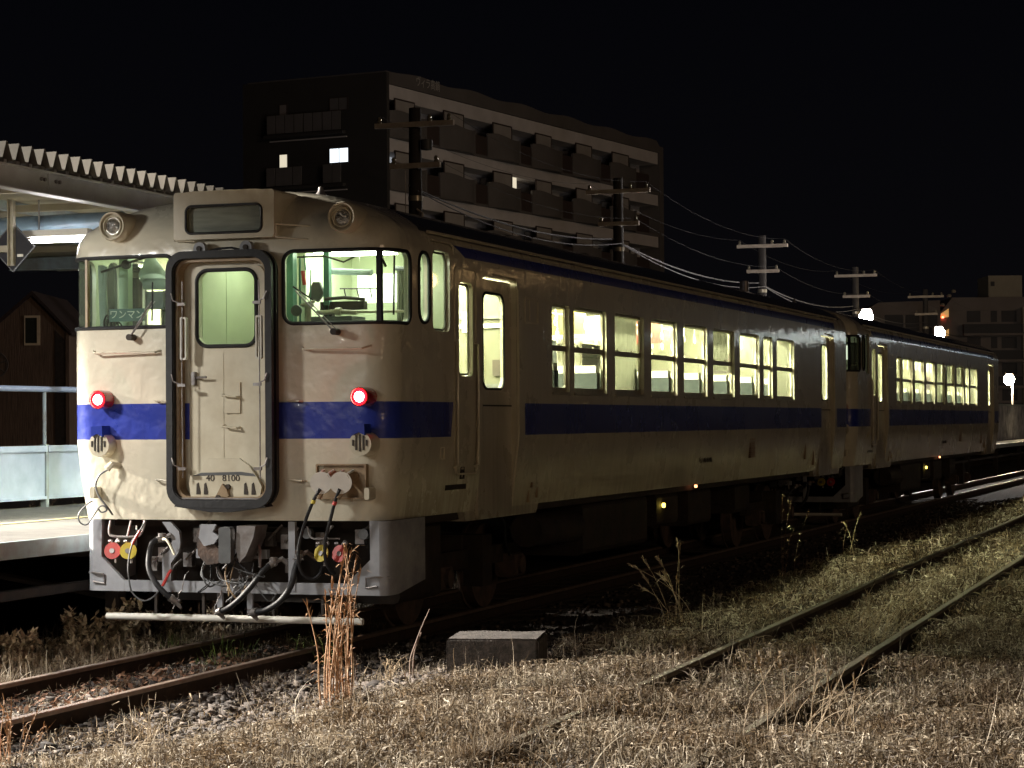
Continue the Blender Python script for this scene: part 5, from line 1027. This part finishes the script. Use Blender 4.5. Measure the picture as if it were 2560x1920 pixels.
for i, (x, y, dz) in enumerate(pp):
    o = p0 if i == 0 else copy_tree(p0); o.location = (x, y, -.3+dz); o['label'] = labs[i]
ex = MB().lathe([(.0, 0), (.13, .02), (.14, .25), (.0, .28)], (.30, -.05, 8.45), (0, 0, 1), 14).build('transformer_can', GREYP, p0)
MB().tube([(-.18, -.17, .3), (-.18, -.17, 8.0)], .012, 6).build('earth_wire', STEEL, p0); MB().tube([(.1, -.17, 7.1), (.25, -.2, 7.0), (.26, -.2, 6.7), (.35, -.2, 6.55)], .025, 6).build('cable_elbow', ARM, p0)
WIRED = pm('thin_wire', (.035, .033, .035), (.03, .03, .03), 5, .9); WIRE = pm('cable_grey', (.14, .135, .14), (.10, .095, .1), 5, .6)
pts = [(-10.9, 10., .1)]+pp+[(-10.0, 128., -.2)]
for i in range(5):
    (x0, y0, d0), (x1, y1, d1) = pts[i+1], pts[i+2]
    for j, (dx, h, r_, sag) in enumerate(((-.1, 7.36, .022, .35), (.12, 7.22, .015, .45), (-.82, 9.0, .004, .4), (.90, 9.0, .004, .45), (.55, 7.95, .004, .4))):
        P = [(x0+(x1-x0)*t+dx, y0+(y1-y0)*t-.17, h+d0*(1-t)+d1*t-sag*4*t*(1-t)) for t in [k/14 for k in range(15)]]
        tag(MB().tube(P, r_, 5).build('overhead_cable', WIRE if j < 2 else WIRED), ('thick lower cable', 'thinner lower cable', 'fine top left wire', 'fine top right wire', 'fine middle wire')[j]+' sagging from the '+('nearest', 'second', 'third', 'fourth', 'farthest')[i]+' utility pole', 'cable', 'cables between the utility poles')

# ---------------------------------------------------------------- bright lamps beyond
def yard_lamp(loc, label, power, col, r=.13, em=260, pole=True):
    z0 = -.3 if loc[0] < -6 else .93; t = thing('station_lamp', (loc[0], loc[1], z0), label, 'lamp', 'bright lamps beyond the train'); h = loc[2]-z0
    MB().tube([(.12, .2, 0), (.12, .2, h+.25)], .05, 8).tube([(.12, .2, h+.2), (0, 0, h+.2)], .03, 6).build('post', STEEL, t)
    MB().lathe([(.0, .22), (.10, .2), (r*.7, r+.04), (r*.68, r+.03), (.0, r+.06)], (0, 0, h), (0, 0, 1), 16).build('shade', BLK, t)
    MB().lathe([(.0, -r)]+[(r*math.cos(R(a)), r*math.sin(R(a))) for a in range(-75, 80, 15)]+[(.0, r)], (0, 0, h), (0, 0, 1), 16).build('bulb', emat('lamp_bulb', col, em), t)
    lamp('lamp_light', 'POINT', (0, 0, h-r-.03), power, col, .1, t)
yard_lamp((-4, 53.5, 5.10), 'bright white lamp above the joint of the two cars', 2600, (1, .93, .90), .22)
yard_lamp((-4, 69.2, 5.12), 'bright lamp above the roof of the far car', 2200, (1, .92, .84), .24)
yard_lamp((-3.3, 86.0, 3.62), 'warm lamp on a short post at the right edge', 1500, (1, .80, .50), .24)

for (x, y, z, c_, pw, r_, nm) in ((12.5, 76, 5.2, (1, .95, .9), 900, .3, 'white'), (15.5, 88, 5.6, (.6, 1, .85), 600, .25, 'greenish'), (11.5, 98, 6.0, (.75, .9, 1), 700, .35, 'bluish'), (24, 60, 7.0, (1, .6, .25), 900, .3, 'orange')):  # unseen lamps added to put reflections on the train side
    t = thing('glint_lamp', (x, y, .1), nm+' lamp added out of frame for glints on the train side', 'reflection lamp', 'lamps added for reflections on the train'); MB().tube([(0, 0, 0), (0, 0, z)], .06, 8).build('post', STEEL, t)
    MB().lathe([(.0, -r_)]+[(r_*math.cos(R(a)), r_*math.sin(R(a))) for a in range(-75, 80, 15)]+[(.0, r_)], (0, 0, z), (0, 0, 1), 12).build('bulb', emat('glint_bulb', c_, pw/70), t)
# ---------------------------------------------------------------- far low buildings at the right
FB = pm('far_wall', (.24, .21, .20), (.19, .165, .155), .5, .85); FBL = pm('far_pale_wall', (.42, .38, .30), (.34, .31, .25), .5, .8); FBD = pm('far_recess', (.05, .048, .055), (.035, .035, .04), .5, .6)
fb = thing('low_apartments', (-19.5, 131.5, 0), 'low dark flats with a flat roof behind the first bright lamp', 'building'); fb.rotation_euler.z = R(18.9)
MB().prism([(0, 0), (6.7, 0), (6.7, 9.75), (2.6, 9.62), (0, 8.2)], 0, 8).build('wall', FB, fb)
for x0, x1, z0, z1 in ((3.0, 4.2, 7.2, 8.8), (4.4, 5.3, 7.0, 8.8), (5.5, 6.5, 7.5, 8.9), (3.0, 6.4, 4.0, 5.8)): MB().box(x0, x1, -.05, -.01, z0, z1).build('window', FBD, fb)
MB().tube([(4.28, -.1, 7.1), (4.28, -.1, 8.7)], .05, 6).build('drainpipe', ASC, fb)
fc = thing('far_apartment_building', (-12.6, 133.8, 0), 'far apartment building with long balconies and a rooftop room', 'apartment building'); fc.rotation_euler.z = R(18.9)
MB().box(.3, 9, .6, 9, 0, 9.95).build('wall', FB, fc); MB().prism([(-.55, 0), (.3, 0), (.3, 9.95), (-.55, 8.9)], .3, 8).build('stair_tower', FB, fc)
for z0, z1 in ((8.55, 9.2), (7.3, 7.85)): MB().prism([(-.50, z0), (.02, z0+.1), (.02, z1), (-.50, z1-.35)], .24, .29).build('stair_light', emat('amber_stair', (1, .55, .18), .42), fc)
MB().disc((-.38, .2, 8.62), (0, 1, 0), .07, .1, 10).build('red_light', emat('red_dot', (1, .10, .05), 14), fc)
for x, z in ((-.2, 9.35), (.25, 9.95), (.55, 10.25)): MB().lathe([(.0, 0), (.14, .02), (.17, .10), (.10, .2), (.0, .22)], (x-.2, .2, z), (0, -.2, 1), 12).build('roof_dish', FBL, fc)
MB().box(2.95, 5.2, 1.5, 5, 9.95, 11.45).build('roof_room', FBL, fc); MB().box(3.1, 3.35, 1.44, 1.49, 10.75, 11.05).build('window', FBD, fc)
for k in range(4):
    z = 8.5-1.75*k; MB().box(1.0, 4.9, .1, .6, z-.95, z-.35).build('balcony', FBD, fc); MB().box(1.0, 4.9, .05, .6, z-1.12, z-.96).build('balcony_slab', FB, fc)
    for x0, x1 in ((1.3, 2.2), (2.9, 3.3), (3.6, 4.6)): MB().box(x0, x1, .56, .595, z-.2, z+.55).build('window', FBD, fc)
    MB().box(4.9, 5.8, .0, .7, z-.9, z+.75).build('bay', FBL, fc); MB().box(5.1, 5.35, -.04, -.01, z-.5, z+.2).build('window', FBD, fc)
hb = thing('small_house', (2.0, 150, 0), 'plain pale wall beyond the far end of the train', 'building'); MB().box(-6, 8, 0, 8, 0, 5.0).build('wall', pm('house_wall', (.30, .25, .22), (.24, .2, .18), .5, .85), hb); MB().prism([(-6.4, 5.0), (8.4, 5.0), (8.0, 5.3), (-6, 5.3)], -.4, 8.4).build('roof', FB, hb)
